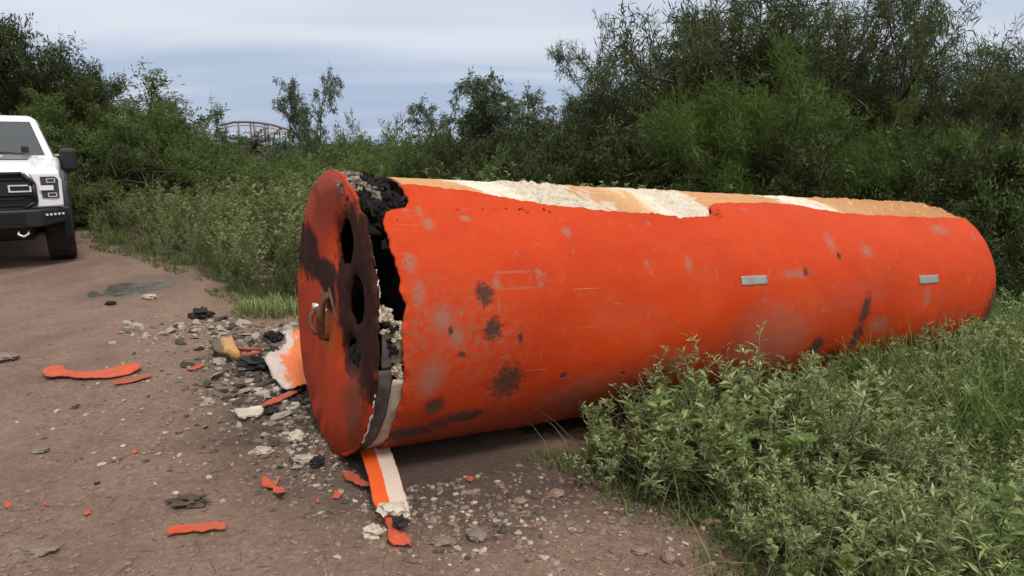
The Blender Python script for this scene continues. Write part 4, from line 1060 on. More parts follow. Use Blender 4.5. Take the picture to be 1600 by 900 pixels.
ZONES = [  # px centre, spread x, y, count, size in m, share of pale / dirty / sooty, label, group
    ((268, 520), 50, 10, 34, (0.015, 0.05), (0.6, 0.3, 0.1), 'foam fragment in the scatter reaching towards the puddle', 'foam scatter by the puddle'),
    ((365, 514), 48, 11, 60, (0.015, 0.055), (0.6, 0.25, 0.15), 'foam fragment in the heap behind the scorched tan curl', 'foam heap behind the tan curl'),
    ((395, 585), 52, 27, 105, (0.012, 0.05), (0.3, 0.4, 0.3), 'foam fragment in the rubble between the tan curl and the tank', 'foam rubble by the torn sheet'),
    ((410, 650), 60, 26, 44, (0.008, 0.03), (0.35, 0.4, 0.25), 'foam fragment scattered on dark dirt left of the tank end', 'foam scatter left of the tank end'),
    ((470, 722), 28, 18, 32, (0.008, 0.030), (0.5, 0.3, 0.2), 'foam fragment in the small pile by the plate foot', 'foam pile by the plate foot'),
    ((270, 640), 110, 70, 24, (0.007, 0.026), (0.3, 0.5, 0.2), 'lone fragment on the open dirt left of the rubble', 'lone fragments on the open dirt'),
    ((690, 790), 60, 35, 0, (0.006, 0.018), (0.75, 0.2, 0.05), 'foam crumb on dark dirt right of the hanging flap', 'foam crumbs right of the flap'),
]
for (cx, cy), sx, sy, n_, (z0, z1), sh_, lab, grp in ZONES:
    k = 0; tries = 0
    while k < n_ and tries < n_ * 6:
        tries += 1
        g = ground_at(rnd.gauss(cx, sx), min(890, max(455, rnd.gauss(cy, sy))))
        if on_tank(g.x, g.y): continue
        q = rnd.choices((0, 1, 2), sh_)[0]; o = bpy.data.objects.new('foam_fragment', rnd.choice(SHARDS[q])); COL.objects.link(o)
        s = 1.35 * (z0 + (z1 - z0) * rnd.random() ** 1.8)
        o.location = (g.x, g.y, g.z + s * 0.22); o.scale = (s * rnd.uniform(0.8, 1.5), s, s * rnd.uniform(0.7, 1.2))
        o.rotation_euler = (rnd.gauss(0, 0.35), rnd.gauss(0, 0.35), rnd.uniform(0, 6.28)); k += 1
        tag(o, '%s %s %s' % ('big' if s > 0.55 * 1.35 * z1 else 'small', ('pale', 'dirty brown', 'sooty black')[q], lab), 'foam fragment', grp)

# grit and crumbs nobody could count
def stones_stuff(name, mats, n, sampler, smin, smax, lab, seed):
    rng = np.random.default_rng(seed)
    bm = bmesh.new(); bmesh.ops.create_icosphere(bm, subdivisions=1, radius=1.0)
    bv = np.array([v.co[:] for v in bm.verts]); bf = np.array([[v.index for v in f.verts] for f in bm.faces]); bm.free()
    VV = []; FF = []; MI = []; k = 0
    while k < n:
        p = sampler(rng)
        if p is None or on_tank(p[0], p[1]): continue
        s = smin + (smax - smin) * rng.random() ** 3.0
        v = bv * (1 + rng.uniform(-0.28, 0.28, (len(bv), 1))) * np.array([s * rng.uniform(0.8, 1.5), s * rng.uniform(0.7, 1.1), s * rng.uniform(0.3, 0.7)])
        a = rng.uniform(0, 6.28); c, d = math.cos(a), math.sin(a)
        v = np.stack([v[:, 0] * c - v[:, 1] * d, v[:, 0] * d + v[:, 1] * c, v[:, 2]], 1) + np.array([p[0], p[1], tz(p[0], p[1]) + s * 0.12])
        VV.append(v); FF.append(bf + k * len(bv)); MI += [int(rng.integers(len(mats)))] * len(bf); k += 1
    o = obj(name, np_mesh(name, np.vstack(VV), np.vstack(FF), mats, None, False, MI)); tag(o, lab, None, None, 'stuff'); return o
def samp_near(rng):
    px, py = rng.uniform(-100, 1250), 440 + 470 * rng.random() ** 0.75
    g = ground_at(px, py); return (g.x, g.y)
def samp_right(rng):
    g = ground_at(rng.normal(890, 130), rng.normal(830, 55)); return (g.x, g.y) if g.y < 3.6 else None
def samp_rub(rng):
    c = [(390, 590, 70, 40), (350, 515, 70, 14), (470, 710, 45, 35), (690, 790, 80, 40), (300, 640, 120, 60)][int(rng.integers(5))]
    g = ground_at(rng.normal(c[0], c[2]), max(460, rng.normal(c[1], c[3]))); return (g.x, g.y)
stones_stuff('gravel', [M_STONE, M_STONE2, M_STONE2, M_STONE], 5200, samp_near, 0.0025, 0.013, 'fine grit and pebbles pressed into the dirt', 11)
stones_stuff('gravel', [M_STONE, M_STONE2, M_STONE2, M_STONE, M_FRAG[0]], 800, samp_right, 0.003, 0.019, 'coarser reddish gravel at the edge of the weeds', 12)
stones_stuff('foam_crumbs', [M_FRAG[0], M_FRAG[1], M_FRAG[2], M_FRAG[1]], 3000, samp_rub, 0.003, 0.020, 'fine pale and black crumbs of foam over the dirt', 13)

def samp_char(rng):
    c = [(405, 580, 42, 22), (430, 560, 26, 18), (380, 545, 40, 14), (455, 640, 26, 26)][int(rng.integers(4))]
    g = ground_at(rng.normal(c[0], c[2]), max(470, rng.normal(c[1], c[3]))); return (g.x, g.y)
stones_stuff('char_flakes', [M_FRAG[2], M_COAL, M_FRAG[1], M_FRAG[0], M_FRAG[2]], 900, samp_char, 0.008, 0.042, 'heap of small charred and dirty foam flakes left of the end plate', 14)

# dry stalks and twig litter on the dirt
r = random.Random(4); VV = []; FF = []; n = 0
for k in range(170):
    g = ground_at(r.uniform(-60, 1150), 470 + 430 * r.random() ** 0.8)
    if on_tank(g.x, g.y): continue
    L = r.uniform(0.02, 0.11); a = r.uniform(0, 6.28); d_ = Vector((math.cos(a), math.sin(a), 0)); m_ = g + d_ * L * 0.5 + Vector((r.gauss(0, 0.006), r.gauss(0, 0.006), 0)); e_ = g + d_ * L
    P = [Vector((q.x, q.y, tz(q.x, q.y) + 0.003)) for q in (g, m_, e_)]
    V, F = tube_arrays(P, [0.0012, 0.0010, 0.0006], 3); VV.append(np.array([tuple(v) for v in V])); FF.append(np.array(F) + n); n += len(V)
tag(obj('twig_litter', np_mesh('twig_litter', np.vstack(VV), np.vstack(FF), [M_TWIG])), 'short dry stalks and twigs littering the dirt', None, None, 'stuff')

# ================================================================== far structure and brush behind the track
M_REDSTEEL = plain('rust_red_steel', (0.165, 0.11, 0.10), 0.7, 0.3, 0, 0.3, 3)
M_PALESTEEL = plain('pale_steel', (0.36, 0.33, 0.31), 0.7, 0.3, 0, 0.3, 3)
BY = 48.0
br = empty('steel_arch', at_depth(405, 228, BY)); br.location.z = tz(br.location.x, BY)
tag(br, 'distant rust red curved steel framework showing above the bushes', 'steel arch')
def bp(px, py): return at_depth(px, py, BY) - br.location
arc = [(345, 196), (365, 191), (385, 190.5), (405, 192), (425, 195), (445, 201), (460, 208), (470, 218), (476, 232)]
obj('top_chord', tube_mesh('top_chord', [bp(*p) for p in arc], 0.08, M_REDSTEEL, 8), br)
obj('lower_chord', tube_mesh('lower_chord', [bp(p[0], p[1] + 5 if p[1] < 215 else p[1] + 2) for p in arc], 0.05, M_PALESTEEL, 6), br)
for px in (352, 372, 391, 396, 413, 418, 436, 452):
    yy = lerp_tab(arc, px); p = bp(px, yy); q = Vector((p.x, p.y, 0))
    obj('post', tube_mesh('post', [q, p], 0.055, M_REDSTEEL, 6), br)
for px in (400, 426):
    pts = [(px, 222), (px + 3, 210), (px + 9, 203), (px + 18, 200)]
    obj('curved_brace', tube_mesh('curved_brace', [bp(*p) for p in pts], 0.06, M_REDSTEEL, 6), br)
for k in range(14):
    px = 398 + k * 4.2; yy = lerp_tab(arc, px); p = bp(px, yy + 3); obj('baluster', tube_mesh('baluster', [p, Vector((p.x + 0.1, p.y, p.z - 1.4))], 0.03, M_PALESTEEL, 4), br)

# ================================================================== plants
class Arr:
    def __init__(s): s.V = []; s.F = []; s.R = []; s.n = 0
    def add(s, V, F, R=None):
        s.V.append(V); s.F.append(np.asarray(F) + s.n); s.n += len(V); s.R.append(R if R is not None else np.zeros(len(V)))
    def mesh(s, name, mats, smooth=False):
        return np_mesh(name, np.vstack(s.V), np.vstack(s.F), mats, {'rnd': ('FLOAT', np.concatenate(s.R))}, smooth)
def norm(a): return a / np.maximum(1e-9, np.linalg.norm(a, axis=1, keepdims=True))
def leaf_quads(P, D, L, W, rng, R=None, fold=False):
    """P base points, D directions, L lengths, W widths: a pointed blade each"""
    n = len(P); D = norm(D); up = rng.normal(size=(n, 3)) * 0.7 + np.array([0, 0, 1.0]); S = norm(np.cross(D, up)); Nn = np.cross(S, D)
    L = L[:, None]; W = W[:, None]
    mid = P + D * L * 0.45
    R = rng.random(n) if R is None else R
    if not fold:
        V = np.stack([P, mid + S * W / 2, P + D * L, mid - S * W / 2], 1).reshape(-1, 3)
        F = np.arange(n * 4).reshape(n, 4); return V, F, np.repeat(R, 4)
    dr = np.array([0, 0, -1.0]) * L * 0.18
    V = np.stack([P, mid + S * W / 2 + Nn * W * 0.18, mid, mid - S * W / 2 + Nn * W * 0.18, P + D * L + dr], 1).reshape(-1, 3)
    b = np.arange(n)[:, None] * 5
    F = np.vstack([b + np.array([[0, 1, 2]]), b + np.array([[0, 2, 3]]), b + np.array([[1, 4, 2]]), b + np.array([[2, 4, 3]])]); return V, F, np.repeat(R, 5)

def build_tree(seed, H, stems, spread, lens, nch, leafn, ll, lw, droop, lmat, leaf_r=0.10, bare=0.25, upb=0.35, trunk_r=0.05, fill=1.0):
    """branching woody plant of height about H; returns (trunk mesh, crown mesh)"""
    r = random.Random(seed); rng = np.random.default_rng(seed); TW = Arr(); twigs = []
    def rv(): return Vector((r.gauss(0, 1), r.gauss(0, 1), r.gauss(0, 1))).normalized()
    def grow(p, d, L, rad, lev):
        n = 5 if lev == 0 else 4 if lev == 1 else 3
        pts = [p.copy()]; dirs = [d.copy()]
        for k in range(n):
            d = (d + rv() * (0.20 if lev < 2 else 0.28) + Vector((0, 0, upb * (0.25 if lev == 0 else 0.12)))).normalized()
            if lev >= 2: d = (d + Vector((0, 0, -droop * 0.25))).normalized()
            p = p + d * (L / n); pts.append(p.copy()); dirs.append(d.copy())
        if lev <= 2 or r.random() < 0.5:
            rr = [max(0.003, rad * (1 - 0.65 * k / n)) for k in range(n + 1)]
            V, F = tube_arrays(pts, rr, 7 if lev == 0 else 5 if lev == 1 else 3); TW.add(np.array([tuple(v) for v in V]), F)
        if lev >= 2: twigs.append((pts, lev))
        if lev < 3:
            for c in range(nch[lev]):
                f = bare + (1 - bare) * (c + r.random()) / nch[lev] if lev == 0 else 0.15 + 0.85 * (c + r.random()) / nch[lev]
                i = min(int(f * n), n - 1); q = pts[i].lerp(pts[i + 1], f * n - i)
                nd = (dirs[i] * r.uniform(0.3, 0.8) + rv() * 0.85 + Vector((0, 0, upb * 0.5))).normalized()
                grow(q, nd, lens[lev + 1] * r.uniform(0.65, 1.2) * (1.15 - 0.45 * f), rad * 0.45, lev + 1)
    for k in range(stems):
        a = 2 * math.pi * (k + r.uniform(-0.3, 0.3)) / stems
        d = Vector((math.cos(a) * spread, math.sin(a) * spread, 1)).normalized()
        grow(Vector((math.cos(a) * 0.08, math.sin(a) * 0.08, -0.08)), d, lens[0] * r.uniform(0.75, 1.1), trunk_r * r.uniform(0.7, 1.1), 0)
    P = []; D = []; C = []
    for pts, lev in twigs:
        n = leafn if lev == 3 else leafn // 2
        tone = r.random()
        A = np.array([tuple(v) for v in pts]); t = rng.random(n) * (len(A) - 1); i = np.minimum(t.astype(int), len(A) - 2); f = (t - i)[:, None]
        q = A[i] * (1 - f) + A[i + 1] * f; ax = norm(A[i + 1] - A[i])
        P.append(q + rng.normal(size=(n, 3)) * leaf_r * 0.45); D.append(ax * 0.7 + rng.normal(size=(n, 3)) * 0.75 + np.array([0, 0, -droop])); C.append(np.clip(tone * 0.6 + rng.random(n) * 0.5, 0, 1))
    P = np.vstack(P); D = np.vstack(D); C = np.concatenate(C); n = len(P)
    V, F, R = leaf_quads(P, D, ll * rng.uniform(0.6, 1.3, n), lw * rng.uniform(0.7, 1.3, n), rng, C)
    zmax = np.percentile(V[:, 2], 99.5); sc = H / zmax
    tm = TW.mesh('trunk', [M_BARK], True)
    for me in (tm,): me.transform(Matrix.Scale(sc, 4))
    cm = np_mesh('crown', V * sc, F, [lmat], {'rnd': ('FLOAT', R)}); return tm, cm, n

PROTO = {}
def proto(key, *a, **k):
    tm, cm, n = build_tree(*a, **k); w = np.empty(len(cm.vertices) * 3, dtype=np.float32); cm.vertices.foreach_get('co', w); w = w.reshape(-1, 3)
    PROTO[key] = (tm, cm, float(w[:, 2].max()), float(np.percentile(np.hypot(w[:, 0], w[:, 1]), 95)))
# key           seed H  stems spread lens                     children   leaves  length width droop material
proto('mesq1', 1, 5.2, 4, 0.55, (3.0, 1.9, 1.0, 0.50), (7, 6, 5), 46, 0.145, 0.016, 0.35, L_MESQ, 0.10, 0.30, 0.40, 0.085)
proto('mesq2', 2, 4.6, 3, 0.60, (2.7, 1.8, 0.95, 0.48), (7, 6, 5), 46, 0.145, 0.016, 0.50, L_MESQ, 0.10, 0.25, 0.35, 0.075)
proto('sparse', 3, 4.0, 2, 0.30, (2.8, 1.0, 0.60, 0.34), (7, 5, 4), 30, 0.12, 0.026, 0.60, L_GREY, 0.07, 0.35, 0.40, 0.05)
proto('feather', 4, 3.4, 7, 0.42, (2.3, 1.0, 0.60, 0.42), (7, 5, 4), 56, 0.11, 0.011, 0.10, L_BRIGHT, 0.09, 0.20, 0.60, 0.030)
proto('bushA', 5, 2.4, 7, 0.75, (1.5, 0.85, 0.5, 0.34), (6, 5, 4), 38, 0.085, 0.024, 0.20, L_DARK, 0.09, 0.10, 0.35, 0.030)
proto('bushB', 6, 2.2, 7, 0.65, (1.4, 0.80, 0.5, 0.34), (6, 5, 4), 38, 0.075, 0.022, 0.15, L_MID, 0.09, 0.10, 0.45, 0.026)
proto('round', 7, 3.2, 6, 0.60, (1.9, 1.1, 0.65, 0.38), (6, 5, 5), 40, 0.080, 0.026, 0.15, L_MID, 0.09, 0.15, 0.35, 0.045)
proto('mesq3', 8, 4.6, 3, 0.45, (2.6, 1.5, 0.85, 0.45), (7, 6, 5), 40, 0.09, 0.024, 0.30, L_DARK, 0.09, 0.25, 0.40, 0.075)

def tree(key, px, Y, top_py, width_px, name, lab, cat, rot, group=None, lean=0.0, base_drop=0.0):
    """stands on the ground at depth Y under column px; height so that its top reaches row top_py"""
    tm, cm, H0, W0 = PROTO[key]
    b = at_depth(px, 228, Y); top = at_depth(px, top_py, Y); z0 = tz(b.x, b.y) - base_drop
    sz = (top.z - z0) / H0; sx = (width_px / FPX * Y * 0.5) / W0
    root = empty(name, (b.x, b.y, z0), R_(rot)); root.scale = (sx, sx, sz); root.rotation_euler = (0, R_(lean), R_(rot))
    obj('trunk', tm, root); obj('crown', cm, root); tag(root, lab, cat, group); return root

T = tree
# right-hand thicket behind the tank
T('mesq1', 1130, 13.5, -110, 600, 'mesquite_tree', 'tallest dark mesquite spreading behind the middle of the tank', 'tree', 20)
T('mesq2', 985, 13.0, 20, 280, 'mesquite_tree', 'mesquite with drooping outer branches left of the tallest one', 'tree', 100)
T('mesq1', 1320, 13.0, -110, 420, 'mesquite_tree', 'dark mesquite crossing the top edge right of the tallest one', 'tree', 200)
T('mesq2', 1500, 12.0, 0, 360, 'mesquite_tree', 'mesquite with thin curling branch tips at upper right', 'tree', 10)
T('mesq1', 1660, 12.5, -30, 380, 'mesquite_tree', 'mesquite cut by the right edge', 'tree', 280)
T('feather', 1150, 9.6, 30, 300, 'feathery_shrub', 'light green feathery shrub in front of the tallest mesquite', 'shrub', 30)
T('feather', 1310, 9.2, 135, 190, 'feathery_shrub', 'feathery green shrub right of the tallest light green one', 'shrub', 120)
T('feather', 1455, 9.6, 130, 210, 'feathery_shrub', 'feathery green shrub behind the far end of the tank', 'shrub', 220)
T('bushA', 940, 10.5, 165, 260, 'dark_bush', 'dark bush under the drooping mesquite branches', 'bush', 0)
T('bushA', 1060, 9.4, 190, 240, 'dark_bush', 'dark bush at the left foot of the light green shrub', 'bush', 70)
T('bushA', 1240, 9.0, 180, 250, 'dark_bush', 'dark bush at the right foot of the light green shrub', 'bush', 140)
T('bushB', 1400, 9.0, 190, 240, 'leafy_bush', 'green bush behind the tank near its far end', 'bush', 20)
T('bushA', 1530, 8.6, 165, 250, 'dark_bush', 'dark bush just past the far end of the tank', 'bush', 210)
T('bushB', 1640, 8.0, 120, 240, 'leafy_bush', 'green bush at the right edge above the grass', 'bush', 310)
T('bushA', 1580, 7.4, 300, 200, 'dark_bush', 'low dark bush at the right edge beside the tank end', 'bush', 30)
# middle distance above the tank
T('sparse', 485, 17.5, 92, 95, 'slender_tree', 'slender thin crowned tree standing alone against the sky', 'tree', 40)
T('sparse', 770, 16.5, 92, 190, 'grey_green_tree', 'loose grey green tree against the sky above the tank', 'tree', 130)
T('sparse', 715, 17.5, 145, 150, 'grey_green_tree', 'shorter grey green tree left of the loose one', 'tree', 230)
T('sparse', 840, 16.0, 165, 140, 'grey_green_tree', 'low grey green tree between loose tree and mesquites', 'tree', 320)
T('sparse', 800, 17.0, 118, 150, 'grey_green_tree', 'grey green tree just right of the loose one against the sky', 'tree', 75)
T('bushB', 690, 15.5, 168, 150, 'leafy_bush', 'leafy bush rising at the left foot of the loose tree', 'bush', 40)
T('bushA', 850, 15.0, 172, 150, 'dark_bush', 'dark bush rising between the loose tree and the mesquites', 'bush', 110)
T('bushB', 590, 15.8, 182, 130, 'leafy_bush', 'leafy bush midway between the slender and the loose tree', 'bush', 260)
T('bushB', 540, 16.5, 165, 110, 'leafy_bush', 'bush at the foot of the slender tree', 'bush', 0)
T('bushB', 640, 16.0, 170, 130, 'leafy_bush', 'bush left of the grey green trees', 'bush', 90)
mid = [(400, 222, 15.5), (470, 218, 15.0), (560, 198, 14.0), (650, 190, 13.5), (740, 182, 13.0), (830, 188, 12.5), (900, 182, 12.0), (600, 222, 11.5), (700, 225, 11.0), (800, 222, 10.5), (880, 220, 10.0), (520, 225, 12.5), (440, 232, 13.0), (360, 228, 15.0)]
ORD = ['leftmost', 'second', 'third', 'fourth', 'fifth', 'sixth', 'seventh', 'eighth', 'ninth', 'tenth']
rows_ = [sorted(p[0] for p in mid if p[2] >= 12.5), sorted(p[0] for p in mid if p[2] < 12.5)]
for i, (px, ty, Y) in enumerate(mid):
    row = 0 if Y >= 12.5 else 1; k_ = rows_[row].index(px)
    lab_ = ORD[k_] + ('' if k_ == 0 else ' from the left') + ' bush in the ' + ('back' if row == 0 else 'front') + ' row of the belt above the tank'
    T('bushA' if (px > 640 and i % 3) else 'bushB', px, Y, ty, 180, 'hedge_bush', lab_, 'bush', i * 57, 'bushes in the belt behind the tank')
# left-hand trees
T('mesq3', 10, 17.0, -8, 250, 'dark_tree', 'tallest dark tree at the upper left corner', 'tree', 0)
T('mesq3', 105, 17.5, 68, 190, 'dark_tree', 'dark tree right of the tallest one at upper left', 'tree', 120)
T('mesq3', -120, 16.0, -40, 260, 'dark_tree', 'dark tree mostly outside the left edge', 'tree', 70)
T('round', 205, 17.5, 122, 170, 'round_bush', 'rounded tree stepping down behind the pickup', 'tree', 30)
T('round', 290, 17.0, 142, 130, 'round_bush', 'rightmost rounded tree beside the steel arch', 'tree', 150)
T('round', 250, 16.5, 138, 140, 'round_bush', 'rounded tree between the pickup side and the rightmost one', 'tree', 300)
T('round', 150, 15.5, 150, 180, 'round_bush', 'rounded tree directly behind the pickup mirror', 'tree', 250)
T('round', 30, 15.0, 120, 220, 'round_bush', 'rounded tree behind the pickup cab', 'tree', 340)
T('bushB', 255, 15.0, 205, 150, 'leafy_bush', 'bush below the rounded trees left of the weeds', 'bush', 80)
T('bushB', 330, 16.0, 195, 120, 'leafy_bush', 'bush at the foot of the steel arch', 'bush', 200)
T('bushA', 190, 14.6, 215, 150, 'dark_bush', 'dark bush right of the brush pile', 'bush', 20)
T('bushB', 130, 13.2, 262, 130, 'leafy_bush', 'low bush growing in front of the brush pile', 'bush', 150)
T('bushA', 60, 14.4, 200, 180, 'dark_bush', 'dark bush hidden by the pickup bonnet', 'bush', 320)
# far wood that closes the view
far = [(-300, 20, 30), (-80, 22, 30), (120, 24, 60), (300, 26, 175), (520, 26, 205), (630, 25, 190), (780, 24, 180), (930, 22, 150), (1080, 20, 90), (1250, 18, 60), (1420, 18, 60), (1600, 17, 60), (1800, 16, 60)]
for i, (px, Y, ty) in enumerate(far):
    T(('round', 'mesq3')[i % 2], px, Y, ty + 25, 330, 'background_tree', 'tree in the far line closing the view', 'tree', i * 71, 'far line of trees')

# dead brush heap and a log behind the pickup
r = random.Random(9); A_ = Arr(); c = at_depth(160, 228, 13.9); c.z = tz(c.x, c.y)
pile = empty('brush_pile', c); tag(pile, 'heap of dead brown branches behind the pickup', 'brush pile')
for k in range(330):
    p = Vector((r.gauss(0, 0.8), r.gauss(0, 0.4), abs(r.gauss(0, 0.38)))); d = Vector((r.gauss(0, 1), r.gauss(0, 0.8), r.gauss(0.1, 0.4))).normalized(); L = r.uniform(0.3, 0.9)
    q = [p, p + d * L * 0.5 + Vector((0, 0, r.uniform(-0.05, 0.08))), p + d * L]
    for w in q: w.z = max(0.01, w.z)
    if k < 40: obj('branch', tube_mesh('branch', q, [0.022, 0.016, 0.006], M_TWIG, 5), pile)
    else:
        V, F = tube_arrays(q, [0.010, 0.007, 0.003], 4); A_.add(np.array([tuple(w) for w in V]), F)
tag(obj('twigs', A_.mesh('twigs', [M_TWIG], True), pile), kind='stuff')
a, b = ground_at(112, 303), ground_at(190, 299)
o = obj('log', tube_mesh('log', [Vector((0, 0, 0.07)), (b - a) * 0.5 + Vector((0, 0, 0.10)), (b - a) + Vector((0, 0, 0.07))], [0.08, 0.075, 0.06], M_TWIG, 8)); o.location = a
tag(o, 'grey brown log lying at the foot of the brush pile', 'log')

# ------------------------------------------------------------------ weeds
def weed_mesh(seed, H, nst, lean, nleaf, ll, lw, lmat, side=4, tip=10, broad=False, spread_up=0.2):
    r = random.Random(seed); rng = np.random.default_rng(seed); S = Arr(); P = []; D = []; LL = []; WW = []
    def stem(p, d, L, rad, lev):
        pts = [p.copy()]; n = 5
        for k in range(n):
            d = (d + Vector((r.gauss(0, 0.16), r.gauss(0, 0.16), spread_up * 0.5))).normalized(); p = p + d * L / n; pts.append(p.copy())
        V, F = tube_arrays(pts, [rad * (1 - 0.7 * k / n) for k in range(n + 1)], 4); S.add(np.array([tuple(v) for v in V]), F)
        m = int(nleaf * (1 if lev == 0 else 0.5))
        for k in range(m):
            t = (0.12 + 0.88 * (k + r.random()) / m) * n; i = min(int(t), n - 1); q = pts[i].lerp(pts[i + 1], t - i)
            a = k * 2.4 + r.random(); o_ = Vector((math.cos(a), math.sin(a), r.uniform(0.0, 0.8)))
            P.append(q); D.append(o_ + d * 0.5); f = 1 - 0.4 * t / n; LL.append(ll * f * r.uniform(0.6, 1.3)); WW.append(lw * f * r.uniform(0.7, 1.3))
        for k in range(tip):
            a = r.uniform(0, 6.28); o_ = Vector((math.cos(a), math.sin(a), r.uniform(0.2, 1.2)))
            P.append(p - d * r.uniform(0, 0.05)); D.append(o_); LL.append(ll * r.uniform(0.35, 0.8)); WW.append(lw * r.uniform(0.5, 0.9))
        if lev == 0:
            for k in range(side):
                t = r.uniform(0.2, 0.85) * n; i = min(int(t), n - 1); q = pts[i].lerp(pts[i + 1], t - i); a = r.uniform(0, 6.28)
                stem(q, (d + Vector((math.cos(a), math.sin(a), 0.2)) * 0.9).normalized(), L * r.uniform(0.25, 0.5), rad * 0.6, 1)
    for k in range(nst):
        a = r.uniform(0, 6.28); stem(Vector((r.gauss(0, 0.03), r.gauss(0, 0.03), -0.02)), Vector((math.cos(a) * lean, math.sin(a) * lean, 1)).normalized(), H * r.uniform(0.7, 1.1), 0.0035 + 0.003 * H, 0)
    n = len(P); P = np.array([tuple(v) for v in P]); D = np.array([tuple(v) for v in D])
    V, F, R = leaf_quads(P, D, np.array(LL), np.array(WW), rng, None, True)
    return S.mesh('stem', [M_STEM], True), np_mesh('leaves', V, F, [lmat], {'rnd': ('FLOAT', R)}), (V, F, R, S)
WL = [weed_mesh(40 + k, (0.95, 1.05, 0.8, 1.1, 0.7)[k], (3, 4, 3, 3, 4)[k], 0.34, (24, 22, 20, 26, 18)[k], 0.090, 0.026, (L_WEED, L_MID, L_WEED, L_WEED, L_MID)[k], 4, 8, spread_up=0.3) for k in range(5)]
WR = [weed_mesh(60 + k, (0.62, 0.72, 0.5, 0.66, 0.45, 0.58)[k], (3, 3, 4, 3, 4, 3)[k], (0.5, 0.4, 0.8, 0.6, 0.9, 0.5)[k], (20, 22, 18, 22, 18, 20)[k], (0.080, 0.066, 0.092, 0.075, 0.085, 0.060)[k], (0.0150, 0.013, 0.019, 0.012, 0.022, 0.011)[k], (L_WEED2, L_WEED, L_WEED, L_WEED2, L_BROAD, L_WEED2)[k], 4, 10, spread_up=0.15) for k in range(6)]
WB_ = [weed_mesh(80 + k, (0.42, 0.5)[k], 3, 0.6, 9, 0.10, 0.075, L_BROAD, 2, 3, spread_up=0.1) for k in range(2)]
WD_ = [weed_mesh(90, 0.6, 4, 0.6, 8, 0.05, 0.010, L_DRY, 3, 4, spread_up=0.15)]
def place(meshes, x, y, s, rz, name, lab, group, cat='weed', tx=0.0, ty=0.0):
    sm, lm, _ = meshes
    o = bpy.data.objects.new(name, sm); COL.objects.link(o); o.location = (x, y, tz(x, y)); o.scale = (s, s, s); o.rotation_euler = (tx, ty, rz); tag(o, lab, cat, group)
    l = bpy.data.objects.new('leaves', lm); COL.objects.link(l); l.parent = o; return o
def mass(name, protos, spots, lab, mats):
    VV = []; FF = []; RR = []; MI = []; n = 0
    for (x, y, s, rz, k) in spots:
        V, F, R, S = protos[k][2]; c, d = math.cos(rz), math.sin(rz)
        M = np.array([[c, -d, 0], [d, c, 0], [0, 0, 1]]) * s
        VV.append(V @ M.T + np.array([x, y, tz(x, y)])); FF.append(F + n); RR.append(R); n += len(V)
    o = obj(name, np_mesh(name, np.vstack(VV), np.vstack(FF), mats, {'rnd': ('FLOAT', np.concatenate(RR))})); tag(o, lab, None, None, 'stuff'); return o
def side_of(poly, x, y):     # >0: beyond the polyline, seen from the track (polyline in ground x -> y)
    if x <= poly[0][0]: return y - poly[0][1] - (poly[0][0] - x) * 2
    for (a, b), (c, d) in zip(poly, poly[1:]):
        if x <= c: return y - (b + (d - b) * (x - a) / max(1e-6, c - a))
    return y - poly[-1][1]
LB = [ground_at(*p) for p in [(118, 345), (150, 386), (225, 402), (305, 432), (345, 462), (400, 478), (470, 478)]]
LB = [(p.x, p.y) for p in LB]; LB.sort()
rnd = random.Random(31); near = []; rest = []; tries = 0
while (len(near) < 290 or len(rest) < 620) and tries < 60000:
    tries += 1
    x = rnd.uniform(-10.5, 5.5); y = rnd.uniform(4.6, 15)
    d = side_of(LB, x, y)
    if d < 0.05 or on_tank(x, y, 0.25) or (x > -0.2 and y < 5.2 + 0.577 * (x - TX) * 0.4): continue
    t = (x - TX) * AH[0] + (y - TY) * AH[1]; q = (x - TX) * AH[1] - (y - TY) * AH[0]
    if t > -0.1 and q > -0.9: continue
    vis = x < -0.9 + 0.05 * (y - 5)
    edge = min(1.25, 0.62 + d * 0.45)
    s = edge * rnd.uniform(0.75, 1.15) * lerp_tab([(-6.5, 0.62), (-4.5, 0.72), (-3.0, 0.95), (-2.0, 1.0)], x)
    if vis and d < 4.2 and len(near) < 290: near.append((x, y, s, rnd.uniform(0, 6.28), rnd.randrange(5), d))
    elif len(rest) < 620 and (d > 1.5 or not vis): rest.append((x, y, s, rnd.uniform(0, 6.28), rnd.randrange(5)))
for (x, y, s, rz, k, d) in near:
    place(WL[k], x, y, s, rz, 'tall_weed', ('tall' if s > 0.95 else 'low') + ' leafy weed in the bank behind the puddle, ' + ('at its front edge' if d < 0.7 else 'well back' if d > 2.5 else 'in its middle') + (' towards the pickup' if x < -4.2 else ' towards the tank'), 'tall weeds in the bank behind the puddle')
mass('weed_bank', WL, rest, 'mass of leafy weeds running back to the bushes', [L_WEED])

